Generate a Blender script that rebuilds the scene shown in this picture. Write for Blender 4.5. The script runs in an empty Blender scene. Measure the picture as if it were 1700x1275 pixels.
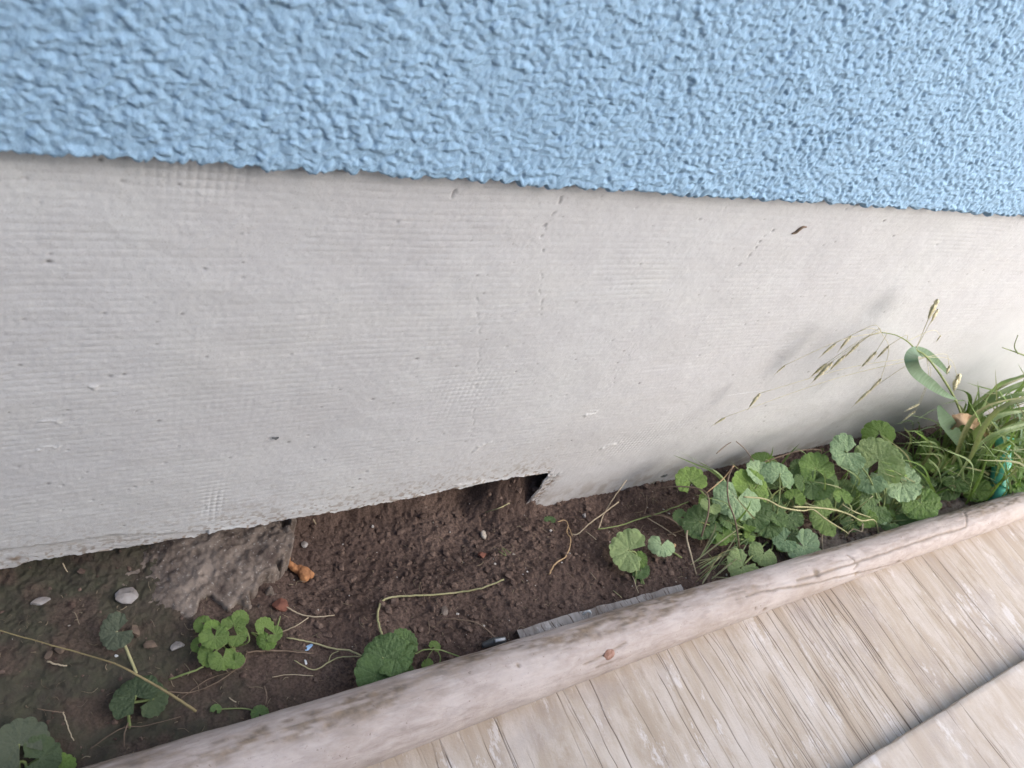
import bpy, math, random
import numpy as np
from mathutils import Vector, Matrix

random.seed(7)
RNG = np.random.default_rng(7)
S = bpy.context.scene
COL = S.collection

# ------------------------------------------------------------------ camera
F_PX, CX, CY = 1280.0, 850.0, 637.5            # photo is 1700 x 1275
CAM = np.array([0.0, -0.34, 0.63])
SHADE_FENCE_X1 = 1.28  # right end of the added light blocker behind the camera
vx = np.array([2161.0, -196.0, 1280.0]); vx /= np.linalg.norm(vx)      # world X in camera space (right, down, forward)
vd = np.array([-645.0, 1250.0, 1280.0]); vd -= vx * vd.dot(vx); vd /= np.linalg.norm(vd)   # world down
vn = np.cross(vx, vd)                                                   # world Y (into the wall)
right = Vector((vx[0], vn[0], -vd[0])); down = Vector((vx[1], vn[1], -vd[1])); fwd = Vector((vx[2], vn[2], -vd[2]))
cam_data = bpy.data.cameras.new('camera')
cam = bpy.data.objects.new('camera', cam_data); COL.objects.link(cam)
m = Matrix.Identity(4)
m.col[0][:3] = right; m.col[1][:3] = -down; m.col[2][:3] = -fwd; m.col[3][:3] = CAM
cam.matrix_world = m
cam_data.sensor_width = 36.0
cam_data.lens = 36.0 * F_PX / 1700.0
cam_data.clip_start = 0.01; cam_data.clip_end = 500
cam_data.dof.use_dof = True
cam_data.dof.focus_distance = 0.66
cam_data.dof.aperture_fstop = 13.0
S.camera = cam

# ------------------------------------------------------------------ light
SUN = Vector((0.62, -0.80, 0.85)).normalized()
el = math.asin(SUN.z); rot = math.atan2(SUN.x, SUN.y)
w = bpy.data.worlds.new("World"); S.world = w; w.use_nodes = True
nt = w.node_tree
sky = nt.nodes.new('ShaderNodeTexSky'); sky.sky_type = 'NISHITA'; sky.sun_disc = False
sky.sun_elevation = el; sky.sun_rotation = rot
sky.air_density = 1.0; sky.dust_density = 2.5; sky.ozone_density = 0.6
bg = nt.nodes['Background']; bg.inputs['Strength'].default_value = 0.15
nt.links.new(sky.outputs[0], bg.inputs['Color'])
sl = bpy.data.lights.new('sun', 'SUN'); sl.energy = 1.25; sl.angle = math.radians(62); sl.color = (1.0, 0.97, 0.93)
so = bpy.data.objects.new('sun', sl); COL.objects.link(so); so.location = (2, -3, 4)
so.rotation_euler = (-SUN).to_track_quat('-Z', 'Y').to_euler()
S.view_settings.view_transform = 'Standard'; S.view_settings.look = 'None'
S.view_settings.gamma = 1.0; S.view_settings.exposure = 1.25
S.view_settings.use_curve_mapping = False

# ------------------------------------------------------------------ helpers: pixels of the photo to places
def ray(px, py):
    r = np.array([px - CX, py - CY, F_PX])
    return np.array([r.dot(vx), r.dot(vn), -r.dot(vd)])
def at_z(px, py, z):
    d = ray(px, py); return CAM + d * ((z - CAM[2]) / d[2])
def at_y(px, py, y):
    d = ray(px, py); return CAM + d * ((y - CAM[1]) / d[1])
def depth_of(p):
    return float((np.asarray(p) - CAM).dot(np.array(fwd)))
def size_px(n, p):
    return n * depth_of(p) / F_PX

# ------------------------------------------------------------------ helpers: noise
def _hash(ix, iy, seed):
    h = (ix.astype(np.int64) * 374761393 + iy.astype(np.int64) * 668265263 + seed * 1442695041) & 0xffffffff
    h = ((h ^ (h >> 13)) * 1274126177) & 0xffffffff
    h = ((h ^ (h >> 16)) * 2246822519) & 0xffffffff
    h = h ^ (h >> 15)
    return (h & 0xffffff).astype(np.float64) / 0xffffff
def vnoise(x, y, seed=0):
    ix = np.floor(x); iy = np.floor(y); fx = x - ix; fy = y - iy
    ux = fx * fx * fx * (fx * (fx * 6 - 15) + 10); uy = fy * fy * fy * (fy * (fy * 6 - 15) + 10)
    a = _hash(ix, iy, seed); b = _hash(ix + 1, iy, seed); c = _hash(ix, iy + 1, seed); d = _hash(ix + 1, iy + 1, seed)
    return (a * (1 - ux) + b * ux) * (1 - uy) + (c * (1 - ux) + d * ux) * uy
def fbm(x, y, seed=0, octaves=4, gain=0.5):
    s = 0.0; a = 1.0; t = 0.0
    for o in range(octaves):
        s = s + a * vnoise(x * 2 ** o + 17.3 * o, y * 2 ** o - 9.1 * o, seed + o * 31); t += a; a *= gain
    return s / t
def bumps(x, y, cell, seed, rlo=0.5, rhi=0.95, alo=0.4, ahi=1.0, power=0.5):
    ix = np.floor(x / cell); iy = np.floor(y / cell); best = np.zeros_like(x, dtype=np.float64)
    for dx in (-1, 0, 1):
        for dy in (-1, 0, 1):
            jx = ix + dx; jy = iy + dy
            px = (jx + _hash(jx, jy, seed)) * cell; py = (jy + _hash(jx, jy, seed + 1)) * cell
            r = cell * (rlo + (rhi - rlo) * _hash(jx, jy, seed + 2)); a = alo + (ahi - alo) * _hash(jx, jy, seed + 3)
            q = np.clip(1 - ((x - px) ** 2 + (y - py) ** 2) / (r * r), 0, 1)
            best = np.maximum(best, a * q ** power)
    return best
def sstep(a, b, x):
    t = np.clip((x - a) / (b - a), 0, 1); return t * t * (3 - 2 * t)
def seg_dist(x, z, pts):
    best = np.full(x.shape, 1e9)
    for (ax, az), (bx, bz) in zip(pts[:-1], pts[1:]):
        dx, dz = bx - ax, bz - az; L = dx * dx + dz * dz + 1e-12
        t = np.clip(((x - ax) * dx + (z - az) * dz) / L, 0, 1)
        best = np.minimum(best, np.hypot(x - ax - t * dx, z - az - t * dz))
    return best

# ------------------------------------------------------------------ helpers: meshes and objects
def link(o, parent=None):
    COL.objects.link(o)
    if parent is not None: o.parent = parent
    return o
def tag(o, label=None, cat=None, group=None, kind=None):
    if label: o['label'] = label
    if cat: o['category'] = cat
    if group: o['group'] = group
    if kind: o['kind'] = kind
    return o
def empty(name, loc, label, cat, group=None):
    o = bpy.data.objects.new(name, None); o.location = tuple(loc); o.empty_display_size = 0.02; COL.objects.link(o)
    return tag(o, label, cat, group)
def mesh_np(name, verts, faces, smooth=True):
    me = bpy.data.meshes.new(name)
    me.from_pydata([tuple(v) for v in verts], [], faces); me.update()
    if smooth: me.polygons.foreach_set('use_smooth', [True] * len(me.polygons))
    return me
def grid_mesh(name, V, close=False, attrs=None, smooth=True):
    nr, nc = V.shape[:2]
    me = bpy.data.meshes.new(name)
    me.vertices.add(nr * nc); me.vertices.foreach_set('co', V.reshape(-1).astype(np.float32))
    i, j = np.meshgrid(np.arange(nr - 1), np.arange(nc if close else nc - 1), indexing='ij')
    j2 = (j + 1) % nc
    q = np.stack([i * nc + j, i * nc + j2, (i + 1) * nc + j2, (i + 1) * nc + j], -1).reshape(-1, 4).astype(np.int32)
    n = len(q)
    me.loops.add(n * 4); me.loops.foreach_set('vertex_index', q.reshape(-1))
    me.polygons.add(n)
    me.polygons.foreach_set('loop_start', np.arange(n, dtype=np.int32) * 4)
    me.polygons.foreach_set('loop_total', np.full(n, 4, dtype=np.int32))
    me.update(calc_edges=True)
    me.polygons.foreach_set('use_smooth', np.full(n, smooth))
    for k, a in (attrs or {}).items():
        at = me.attributes.new(k, 'FLOAT', 'POINT'); at.data.foreach_set('value', np.clip(a, 0, 1).reshape(-1).astype(np.float32))
    me.validate(); me.update()
    return me
def obj(name, me, mat, parent=None, loc=(0, 0, 0)):
    o = bpy.data.objects.new(name, me); o.location = tuple(loc)
    if mat and not me.materials: me.materials.append(mat)
    return link(o, parent)
def spline(pts, n=8):
    P = [np.asarray(p, float) for p in pts]
    if len(P) < 3: return [P[0] + (P[-1] - P[0]) * t for t in np.linspace(0, 1, n + 1)]
    P = [2 * P[0] - P[1]] + P + [2 * P[-1] - P[-2]]
    out = []
    for k in range(1, len(P) - 2):
        for t in np.linspace(0, 1, n, endpoint=False):
            a, b, c, d = P[k - 1], P[k], P[k + 1], P[k + 2]
            out.append(0.5 * ((2 * b) + (c - a) * t + (2 * a - 5 * b + 4 * c - d) * t * t + (3 * b - a - 3 * c + d) * t ** 3))
    out.append(P[-2]); return out
def tube_data(pts, radii, seg=7):
    P = [np.asarray(p, float) for p in pts]; n = len(P)
    R = np.interp(np.linspace(0, 1, n), np.linspace(0, 1, len(radii)), radii) if not np.isscalar(radii) else np.full(n, radii)
    up = np.array([0.13, 0.21, 0.97]); verts = []; faces = []
    for k in range(n):
        t = P[min(k + 1, n - 1)] - P[max(k - 1, 0)]; t = t / (np.linalg.norm(t) + 1e-12)
        u = up - t * up.dot(t)
        if np.linalg.norm(u) < 1e-3: u = np.array([1.0, 0, 0]) - t * t[0]
        u /= np.linalg.norm(u); v = np.cross(t, u); up = u
        for s in range(seg):
            a = 2 * math.pi * s / seg; verts.append(P[k] + R[k] * (math.cos(a) * u + math.sin(a) * v))
    for k in range(n - 1):
        for s in range(seg):
            a = k * seg + s; b = k * seg + (s + 1) % seg
            faces.append((a, b, b + seg, a + seg))
    faces.append(tuple(range(seg))[::-1]); faces.append(tuple(range((n - 1) * seg, n * seg)))
    return verts, faces
def ribbon_data(pts, width, normal, fold=0.15, prof=None):
    """A blade: five points across, tapered to the tip."""
    P = [np.asarray(p, float) for p in pts]; n = len(P); verts = []; faces = []
    nn = np.asarray(normal, float)
    for k in range(n):
        t = P[min(k + 1, n - 1)] - P[max(k - 1, 0)]; t /= (np.linalg.norm(t) + 1e-12)
        s = np.cross(t, nn); s /= (np.linalg.norm(s) + 1e-9); u = np.cross(s, t); f = k / (n - 1)
        wv = width * (prof(f) if prof else min(1.0, 0.55 + 1.6 * f) * (1 - f ** 2.2) + 0.03)
        for q in (-1, -0.5, 0, 0.5, 1):
            verts.append(P[k] + s * wv * 0.5 * q + u * wv * fold * (abs(q) - 0.5) * (0.55 if abs(q) == 0.5 else 1))
    for k in range(n - 1):
        for q in range(4):
            a = k * 5 + q; faces.append((a, a + 1, a + 6, a + 5))
    return verts, faces
def put(name, data, mat, parent=None, base=None, smooth=True):
    """A mesh made of world-space points, its origin at base (or the parent's place)."""
    v, f = data; v = np.asarray(v)
    b = np.array(parent.location) if parent is not None else (np.asarray(base) if base is not None else v[0])
    o = obj(name, mesh_np(name, v - b, f, smooth), mat, parent)
    if parent is None: o.location = tuple(b)
    return o

# ------------------------------------------------------------------ helpers: materials
class M:
    def __init__(s, name, rough=0.8, spec=0.3):
        s.m = bpy.data.materials.new(name); s.m.use_nodes = True; s.nt = s.m.node_tree
        s.b = s.nt.nodes['Principled BSDF']; s.b.inputs['Roughness'].default_value = rough
        s.b.inputs['Specular IOR Level'].default_value = spec
        s.tc = s.nt.nodes.new('ShaderNodeTexCoord').outputs['Object']
    def node(s, t, **kw):
        n = s.nt.nodes.new(t)
        for k, v in kw.items():
            if k in n.inputs: 
                if hasattr(v, 'is_output'): s.nt.links.new(v, n.inputs[k])
                else: n.inputs[k].default_value = v
            else: setattr(n, k, v)
        return n
    def map(s, scale=(1, 1, 1), rot=(0, 0, 0)):
        n = s.nt.nodes.new('ShaderNodeMapping'); n.inputs['Scale'].default_value = scale; n.inputs['Rotation'].default_value = rot
        s.nt.links.new(s.tc, n.inputs['Vector']); return n.outputs[0]
    def noise(s, scale, detail=4, rough=0.55, vec=None, dist=0.0):
        return s.node('ShaderNodeTexNoise', Vector=vec or s.tc, Scale=scale, Detail=detail, Roughness=rough, Distortion=dist).outputs['Fac']
    def ramp(s, fac, stops):
        n = s.nt.nodes.new('ShaderNodeValToRGB'); s.nt.links.new(fac, n.inputs[0]); e = n.color_ramp.elements
        while len(e) < len(stops): e.new(0.5)
        for k, (p, c) in enumerate(stops):
            e[k].position = p; e[k].color = (c, c, c, 1) if np.isscalar(c) else (*c, 1)
        return n.outputs[0]
    def mix(s, fac, a, b, mode='MIX'):
        n = s.nt.nodes.new('ShaderNodeMix'); n.data_type = 'RGBA'; n.blend_type = mode
        for k, v in ((0, fac), (6, a), (7, b)):
            if hasattr(v, 'is_output'): s.nt.links.new(v, n.inputs[k])
            else: n.inputs[k].default_value = v if k == 0 else (*v, 1)
        return n.outputs[2]
    def math(s, op, a, b=0.0, clamp=False):
        n = s.nt.nodes.new('ShaderNodeMath'); n.operation = op; n.use_clamp = clamp
        for k, v in ((0, a), (1, b)):
            if hasattr(v, 'is_output'): s.nt.links.new(v, n.inputs[k])
            else: n.inputs[k].default_value = v
        return n.outputs[0]
    def attr(s, name):
        return s.node('ShaderNodeAttribute', attribute_name=name).outputs['Fac']
    def rnd(s):
        return s.nt.nodes.new('ShaderNodeObjectInfo').outputs['Random']
    def color(s, c):
        if hasattr(c, 'is_output'): s.nt.links.new(c, s.b.inputs['Base Color'])
        else: s.b.inputs['Base Color'].default_value = (*c, 1)
    def bump(s, h, dist, strength=1.0):
        n = s.nt.nodes.new('ShaderNodeBump'); n.inputs['Strength'].default_value = strength; n.inputs['Distance'].default_value = dist
        s.nt.links.new(h, n.inputs['Height']); 
        if s.b.inputs['Normal'].is_linked: s.nt.links.new(s.b.inputs['Normal'].links[0].from_socket, n.inputs['Normal'])
        s.nt.links.new(n.outputs[0], s.b.inputs['Normal'])

# wall paints
M_BLUE = M('blue_plaster', 0.75, 0.25)
c = M_BLUE.ramp(M_BLUE.noise(14, 3), [(0.3, (0.300, 0.472, 0.655)), (0.7, (0.330, 0.510, 0.695))])
c = M_BLUE.mix(M_BLUE.ramp(M_BLUE.noise(260, 3), [(0.45, 0.0), (0.75, 0.35)]), c, (0.36, 0.50, 0.66))
M_BLUE.color(c); M_BLUE.bump(M_BLUE.noise(1000, 5, 0.7), 0.0009, 0.7)

M_GREY = M('grey_render', 0.85, 0.2)
c = M_GREY.ramp(M_GREY.noise(9, 4), [(0.3, (0.540, 0.546, 0.562)), (0.5, (0.570, 0.578, 0.590)), (0.7, (0.585, 0.596, 0.600))])
c = M_GREY.mix(M_GREY.ramp(M_GREY.noise(60, 5, 0.65), [(0.35, 0.30), (0.6, 0.0)]), c, (0.47, 0.47, 0.49))
c = M_GREY.mix(M_GREY.ramp(M_GREY.noise(3.5, 5, 0.6), [(0.40, 0.0), (0.66, 0.55)]), c, (0.500, 0.492, 0.500))
c = M_GREY.mix(M_GREY.ramp(M_GREY.noise(6, 6, 0.7, M_GREY.map((1, 1, 2.2), (0, .5, 0))), [(0.52, 0.0), (0.70, 0.40)]), c, (0.61, 0.61, 0.60))
c = M_GREY.mix(M_GREY.ramp(M_GREY.noise(260, 4, 0.7), [(0.62, 0.0), (0.72, 0.35)]), c, (0.38, 0.36, 0.35))
c = M_GREY.mix(M_GREY.ramp(M_GREY.noise(1400, 2), [(0.28, 0.5), (0.42, 0.0)]), c, (0.30, 0.285, 0.27))
c = M_GREY.mix(M_GREY.attr('dirt'), c, (0.075, 0.065, 0.060))
c = M_GREY.mix(M_GREY.attr('chip'), c, (0.66, 0.65, 0.63))
c = M_GREY.mix(M_GREY.attr('stain'), c, (0.22, 0.155, 0.10))
M_GREY.color(c)
M_GREY.bump(M_GREY.noise(1100, 5, 0.65), 0.0004, 0.5)

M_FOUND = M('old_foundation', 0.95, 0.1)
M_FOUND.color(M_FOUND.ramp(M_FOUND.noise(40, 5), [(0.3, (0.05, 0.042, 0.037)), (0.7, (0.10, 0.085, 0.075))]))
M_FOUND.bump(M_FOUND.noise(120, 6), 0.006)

# ground
M_SOIL = M('soil', 0.95, 0.12)
c = M_SOIL.ramp(M_SOIL.noise(16, 5, 0.6), [(0.30, (0.088, 0.060, 0.050)), (0.5, (0.130, 0.090, 0.074)), (0.70, (0.190, 0.134, 0.109))])
c = M_SOIL.mix(M_SOIL.ramp(M_SOIL.noise(500, 3, 0.6), [(0.35, 0.75), (0.6, 0.0)]), c, (0.048, 0.034, 0.029))
c = M_SOIL.mix(M_SOIL.attr('moss'), c, M_SOIL.ramp(M_SOIL.noise(90, 4), [(0.35, (0.070, 0.063, 0.050)), (0.7, (0.082, 0.082, 0.056))]))
c = M_SOIL.mix(M_SOIL.attr('sand'), c, M_SOIL.ramp(M_SOIL.noise(200, 4), [(0.3, (0.17, 0.135, 0.115)), (0.7, (0.29, 0.24, 0.20))]))
M_SOIL.color(c); M_SOIL.bump(M_SOIL.noise(420, 6, 0.7), 0.0022, 0.8)
M_CRUMB = M('soil_crumb', 0.95, 0.1)
c = M_CRUMB.ramp(M_CRUMB.noise(140, 3, .7), [(0.3, (0.062, 0.043, 0.036)), (0.5, (0.120, 0.084, 0.069)), (0.68, (0.215, 0.155, 0.125))])
M_CRUMB.color(c); M_CRUMB.bump(M_CRUMB.noise(900, 4, 0.7), 0.001, 0.8)
M_GRIT = M('pale_grit', 0.8, 0.3)
M_GRIT.color(M_GRIT.ramp(M_GRIT.noise(50, 1), [(0.35, (0.30, 0.26, 0.22)), (0.6, (0.50, 0.47, 0.44))]))
M_CONC = M('concrete', 0.95, 0.15)
c = M_CONC.ramp(M_CONC.noise(34, 7, 0.7), [(0.36, (0.095, 0.072, 0.062)), (0.47, (0.170, 0.137, 0.115)), (0.60, (0.260, 0.215, 0.182))])
c = M_CONC.mix(M_CONC.ramp(M_CONC.noise(330, 3), [(0.62, 0.0), (0.68, 0.8)]), c, (0.36, 0.33, 0.30))
M_CONC.color(c); M_CONC.bump(M_CONC.noise(300, 6, 0.7), 0.003, 0.7)

# wood
M_POLE = M('weathered_pole', 0.7, 0.3)
v = M_POLE.map((9, 26, 26))
c = M_POLE.ramp(M_POLE.noise(5, 6, 0.65, v, 0.6), [(0.28, (0.30, 0.25, 0.225)), (0.5, (0.395, 0.335, 0.31)), (0.72, (0.475, 0.415, 0.39))])
c = M_POLE.mix(M_POLE.ramp(M_POLE.noise(14, 6, 0.65), [(0.46, 0.0), (0.66, 0.75)]), c, (0.50, 0.445, 0.425))
c = M_POLE.mix(M_POLE.ramp(M_POLE.noise(9, 6, 0.7, M_POLE.map((1, 1.4, 1), (.4, .2, .1))), [(0.52, 0.0), (0.66, 0.55)]), c, (0.345, 0.280, 0.235))
c = M_POLE.mix(M_POLE.ramp(M_POLE.noise(75, 5, 0.7, M_POLE.map((1, 2.2, 2.2))), [(0.56, 0.0), (0.70, 0.5)]), c, (0.28, 0.24, 0.23))
c = M_POLE.mix(M_POLE.attr('dirt'), c, M_POLE.ramp(M_POLE.noise(120, 5, .65), [(0.3, (0.11, 0.09, 0.075)), (0.7, (0.27, 0.20, 0.14))]))
c = M_POLE.mix(M_POLE.ramp(M_POLE.noise(650, 2), [(0.70, 0.0), (0.76, 0.7)]), c, (0.13, 0.10, 0.085))
c = M_POLE.mix(M_POLE.ramp(M_POLE.noise(300, 2), [(0.70, 0.0), (0.76, 0.8)]), c, (0.17, 0.13, 0.11))
M_POLE.color(c); M_POLE.bump(M_POLE.noise(8, 5, 0.6, M_POLE.map((4, 60, 60))), 0.0015, 0.5); M_POLE.bump(M_POLE.noise(500, 4), 0.0004, 0.4)

def plywood(name, base, mid, pale, grey):
    P = M(name, 0.8, 0.2)
    ra = (0, 0, math.radians(3))
    c = P.ramp(P.noise(2.0, 4, 0.6, P.map((34, 3.2, 20), ra), 0.2), [(0.30, base), (0.52, mid), (0.78, pale)])
    c = P.mix(P.ramp(P.noise(3.2, 6, 0.7, P.map((160, 5, 60), ra)), [(0.50, 0.0), (0.62, 0.30)]), c, base)
    c = P.mix(P.ramp(P.noise(8, 7, 0.72, P.map((2.2, 1.0, 1), ra)), [(0.47, 0.0), (0.60, 0.75)]), c, pale)
    c = P.mix(P.ramp(P.noise(6, 7, 0.72, P.map((1.5, 1.3, 1), (0.3, 0.2, 0.5))), [(0.50, 0.0), (0.66, 0.65)]), c, grey)
    c = P.mix(P.ramp(P.noise(15, 9, 0.78, P.map((2.6, 0.9, 1), ra)), [(0.565, 0.0), (0.62, 0.7)]), c, (0.64, 0.60, 0.585))
    c = P.mix(P.ramp(P.noise(40, 5, 0.7, P.map((1, .7, 1), (0, 0, .4))), [(0.66, 0.0), (0.74, 0.5)]), c, (0.25, 0.19, 0.15))
    c = P.mix(P.attr('dirt'), c, (0.085, 0.055, 0.038))
    P.color(c); P.bump(P.noise(3, 6, 0.7, P.map((160, 9, 60), ra)), 0.0004, 0.4)
    P.bump(P.noise(500, 5, .65), 0.0006, 0.5)
    return P
M_PLY = plywood('bleached_plywood', (0.365, 0.295, 0.230), (0.435, 0.365, 0.300), (0.55, 0.49, 0.445), (0.345, 0.295, 0.275))
M_PLY2 = plywood('pale_plywood', (0.42, 0.345, 0.285), (0.48, 0.405, 0.34), (0.58, 0.52, 0.475), (0.40, 0.345, 0.315))
M_PLYGREY = plywood('grey_plywood', (0.185, 0.160, 0.145), (0.27, 0.245, 0.23), (0.38, 0.36, 0.345), (0.21, 0.21, 0.215))

# plants
def leafmat(name, dark, light, vein, transl=0.3, rough=0.45):
    L = M(name, rough, 0.4)
    c = L.mix(L.rnd(), dark, light)
    c = L.mix(L.ramp(L.noise(2.2, 4), [(0.35, 0.0), (0.7, 0.5)]), c, light)
    c = L.mix(L.math('MULTIPLY', L.attr('vein'), 0.5), c, vein)
    L.color(c); L.bump(L.noise(9, 4), 0.05, 0.4)
    t = L.node('ShaderNodeBsdfTranslucent'); L.nt.links.new(c, t.inputs['Color'])
    g = L.mix(0.35, c, (0.25, 0.40, 0.04)); L.nt.links.new(g, t.inputs['Color'])
    mx = L.node('ShaderNodeMixShader', Fac=transl)
    L.nt.links.new(L.b.outputs[0], mx.inputs[1]); L.nt.links.new(t.outputs[0], mx.inputs[2])
    L.nt.links.new(mx.outputs[0], L.nt.nodes['Material Output'].inputs['Surface'])
    return L
L_BLUE = leafmat('leaf_glaucous', (0.166, 0.276, 0.134), (0.331, 0.459, 0.250), (0.484, 0.613, 0.340), 0.18)
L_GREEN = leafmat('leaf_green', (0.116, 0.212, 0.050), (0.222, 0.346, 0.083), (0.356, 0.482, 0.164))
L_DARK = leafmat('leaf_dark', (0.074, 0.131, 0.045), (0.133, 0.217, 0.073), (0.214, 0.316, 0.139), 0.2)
L_DULL = leafmat('leaf_dull', (0.057, 0.087, 0.042), (0.090, 0.125, 0.061), (0.115, 0.146, 0.088), 0.2, 0.65)
L_DULL2 = leafmat('leaf_dull_grey', (0.085, 0.105, 0.070), (0.13, 0.15, 0.10), (0.15, 0.17, 0.12), 0.2, 0.7)
L_PALE = leafmat('leaf_pale', (0.248, 0.346, 0.134), (0.391, 0.504, 0.220), (0.532, 0.622, 0.315))
L_LIME = leafmat('leaf_lime', (0.130, 0.215, 0.052), (0.215, 0.319, 0.091), (0.299, 0.390, 0.156))
L_GRASS = leafmat('grass_blade', (0.15, 0.22, 0.09), (0.28, 0.36, 0.17), (0.2, 0.3, 0.1), 0.35)
_old = ('grass_blade', (0.111, 0.182, 0.065), (0.215, 0.305, 0.124), (0.260, 0.390, 0.130), 0.35)
L_STRAP = leafmat('grass_strap', (0.176, 0.267, 0.176), (0.247, 0.345, 0.247), (0.260, 0.390, 0.260), 0.3)
def plain(name, a, b, rough=0.7, scale=60, spec=0.3):
    P = M(name, rough, spec); P.color(P.ramp(P.noise(scale, 4), [(0.3, a), (0.7, b)])); P.bump(P.noise(scale * 8, 4), 0.0006, 0.5); return P
M_STALK = plain('pale_stalk', (0.27, 0.27, 0.13), (0.44, 0.40, 0.23))
M_GSTALK = plain('green_stalk', (0.13, 0.18, 0.06), (0.25, 0.29, 0.12))
M_STRAW = plain('dry_straw', (0.30, 0.24, 0.16), (0.50, 0.42, 0.30))
M_BROWN = plain('dry_brown', (0.12, 0.085, 0.06), (0.25, 0.18, 0.13))
M_RUN = plain('long_runner', (0.17, 0.135, 0.07), (0.27, 0.22, 0.11))
M_TAN = plain('tan_root', (0.34, 0.225, 0.12), (0.50, 0.36, 0.21))
M_SPIKE = plain('spikelet', (0.375, 0.360, 0.204), (0.725, 0.660, 0.480), 0.6, 160)
M_DEAD = plain('dead_leaf', (0.30, 0.19, 0.11), (0.46, 0.33, 0.21))
M_ORANGE = plain('orange_foam', (0.27, 0.125, 0.060), (0.50, 0.24, 0.105), 0.85, 150)
M_STONE = plain('pale_stone', (0.20, 0.175, 0.16), (0.38, 0.36, 0.35), 0.85, 110)
M_TSTONE = plain('tan_stone', (0.10, 0.075, 0.06), (0.19, 0.14, 0.105), 0.9, 110)
M_BRICK = plain('brick_shard', (0.14, 0.06, 0.042), (0.24, 0.10, 0.07), 0.9, 120)
M_SHELL = plain('snail_shell', (0.36, 0.31, 0.25), (0.58, 0.53, 0.46), 0.45, 300)
M_FLAKE = plain('blue_flake', (0.26, 0.43, 0.66), (0.33, 0.50, 0.72), 0.6, 100)
M_TEAL = plain('turquoise_plastic', (0.10, 0.46, 0.33), (0.16, 0.56, 0.42), 0.35, 40, 0.5)
M_WHITEP = plain('white_plastic', (0.52, 0.54, 0.55), (0.66, 0.67, 0.68), 0.4, 40, 0.5)
M_BLACKP = plain('dark_plastic', (0.045, 0.048, 0.05), (0.09, 0.095, 0.095), 0.4, 40, 0.4)
M_RUST = plain('rust', (0.20, 0.095, 0.065), (0.40, 0.25, 0.20), 0.85, 300)

# ------------------------------------------------------------------ the house wall
H0 = 0.63 - 0.2292            # height of the line between blue and grey
EDGE_PX = [(-120, 970), (-60, 959), (0, 949), (30, 942), (60, 934), (100, 928), (150, 921), (182, 918), (205, 914), (230, 910), (262, 903), (300, 897), (338, 890), (352, 884), (380, 880), (440, 869), (500, 858), (560, 848), (620, 837), (660, 829), (700, 822), (750, 811), (765, 811), (790, 806), (820, 800), (850, 795), (885, 790), (915, 786)]
EX = []; EZ = []
for px, py in EDGE_PX:
    p = at_y(px, py, 0.0); EX.append(p[0]); EZ.append(p[2])
XT = EX[-1]                    # where the lower edge steps down to the ground
def plinth_edge(x):
    z = np.interp(x, EX, EZ)
    z = z + (fbm(x * 160, x * 0 + 3.1, 5, 3) - 0.5) * 0.0045 + (vnoise(x * 900, x * 0 + 1.7, 9) - 0.5) * 0.0012
    zr = -0.055 + x * 0
    xt = XT + (x * 0)
    return np.where(x < XT - 0.004, z, np.where(x > XT + 0.003, zr, z + (zr - z) * sstep(XT - 0.004, XT + 0.003, x + (vnoise(x * 2000, x * 0, 3) - .5) * .002)))
house = empty('house_wall', (0, 0, 0), 'house wall with rough blue plaster above a smooth grey rendered plinth', 'wall')

def dense(a, b, s0, s1):
    out = [a]
    while out[-1] < b: 
        t = (out[-1] - a) / (b - a); out.append(out[-1] + s0 + (s1 - s0) * t)
    return np.array(out)
XS = np.concatenate([[-2.5, -1.2, -0.5, -0.25, -0.15], dense(-0.08, 1.0, 0.00075, 0.00125), [1.02, 1.05, 1.1, 1.2, 1.4, 1.8, 2.5, 4.0]])

# blue coat: lumps of plaster with a ragged lower edge
zs = np.concatenate([[0, 0.0004, 0.0010, 0.0018], dense(0.0026, 0.185, 0.00072, 0.00085), [0.19, 0.2, 0.22, 0.26, 0.35, 0.6, 1.2, 2.2]])
X, Zr = np.meshgrid(XS, zs)
fade = (sstep(-0.12, -0.07, X) * (1 - sstep(1.0, 1.05, X)) * (1 - sstep(0.18, 0.20, Zr)))
Z = Zr + H0
edge_j = (fbm(X * 190, X * 0, 21, 3) - 0.5) * 0.0075 - bumps(X, X * 0 + 0.002, 0.006, 77, 0.3, 0.6) * 0.0022
wx = X + (vnoise(X * 260, Z * 260, 41) - 0.5) * 0.0030; wz = Z + (vnoise(X * 260, Z * 260, 42) - 0.5) * 0.0026
wx = wx + (vnoise(X * 560, Z * 560, 141) - 0.5) * 0.0016; wz = wz + (vnoise(X * 560, Z * 560, 142) - 0.5) * 0.0016
b1 = bumps(wx * 0.80, wz, 0.0034, 11, 0.45, 0.95, 0.25, 1.0, 0.6)
b2 = bumps(wx * 0.9, wz, 0.0020, 15, 0.40, 0.9, 0.2, 1.0, 0.6)
b3 = bumps(wx * 0.7, wz * 1.0, 0.0056, 19, 0.3, 0.75, 0.1, 1.0, 0.7)
n1 = fbm(X * 330, Z * 420, 51, 3)
h = (0.00105 * b1 + 0.00060 * b2 + 0.0009 * b3 + 0.0005 * n1) * (0.8 + 0.5 * fbm(X * 30, Z * 30, 61, 2))
h = h - 0.0011 * sstep(0.68, 0.82, vnoise(X * 380, Z * 380, 71)) * (0.15 + 0.85 * sstep(0.2, 0.5, X))
Yb = -(0.0068 + h * fade)
Z = Z + edge_j * np.exp(-np.clip(Zr - 0.001, 0, 1) / 0.0045) * fade - 0.0006 * h / 0.004
Yb[0] = 0.006; Yb[1] = -0.003; Yb[2] = -0.0050 - 0.3 * h[2]; Yb[3] = -0.0064 - 0.7 * h[3]
Z[0] = Z[1] + 0.0006
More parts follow.
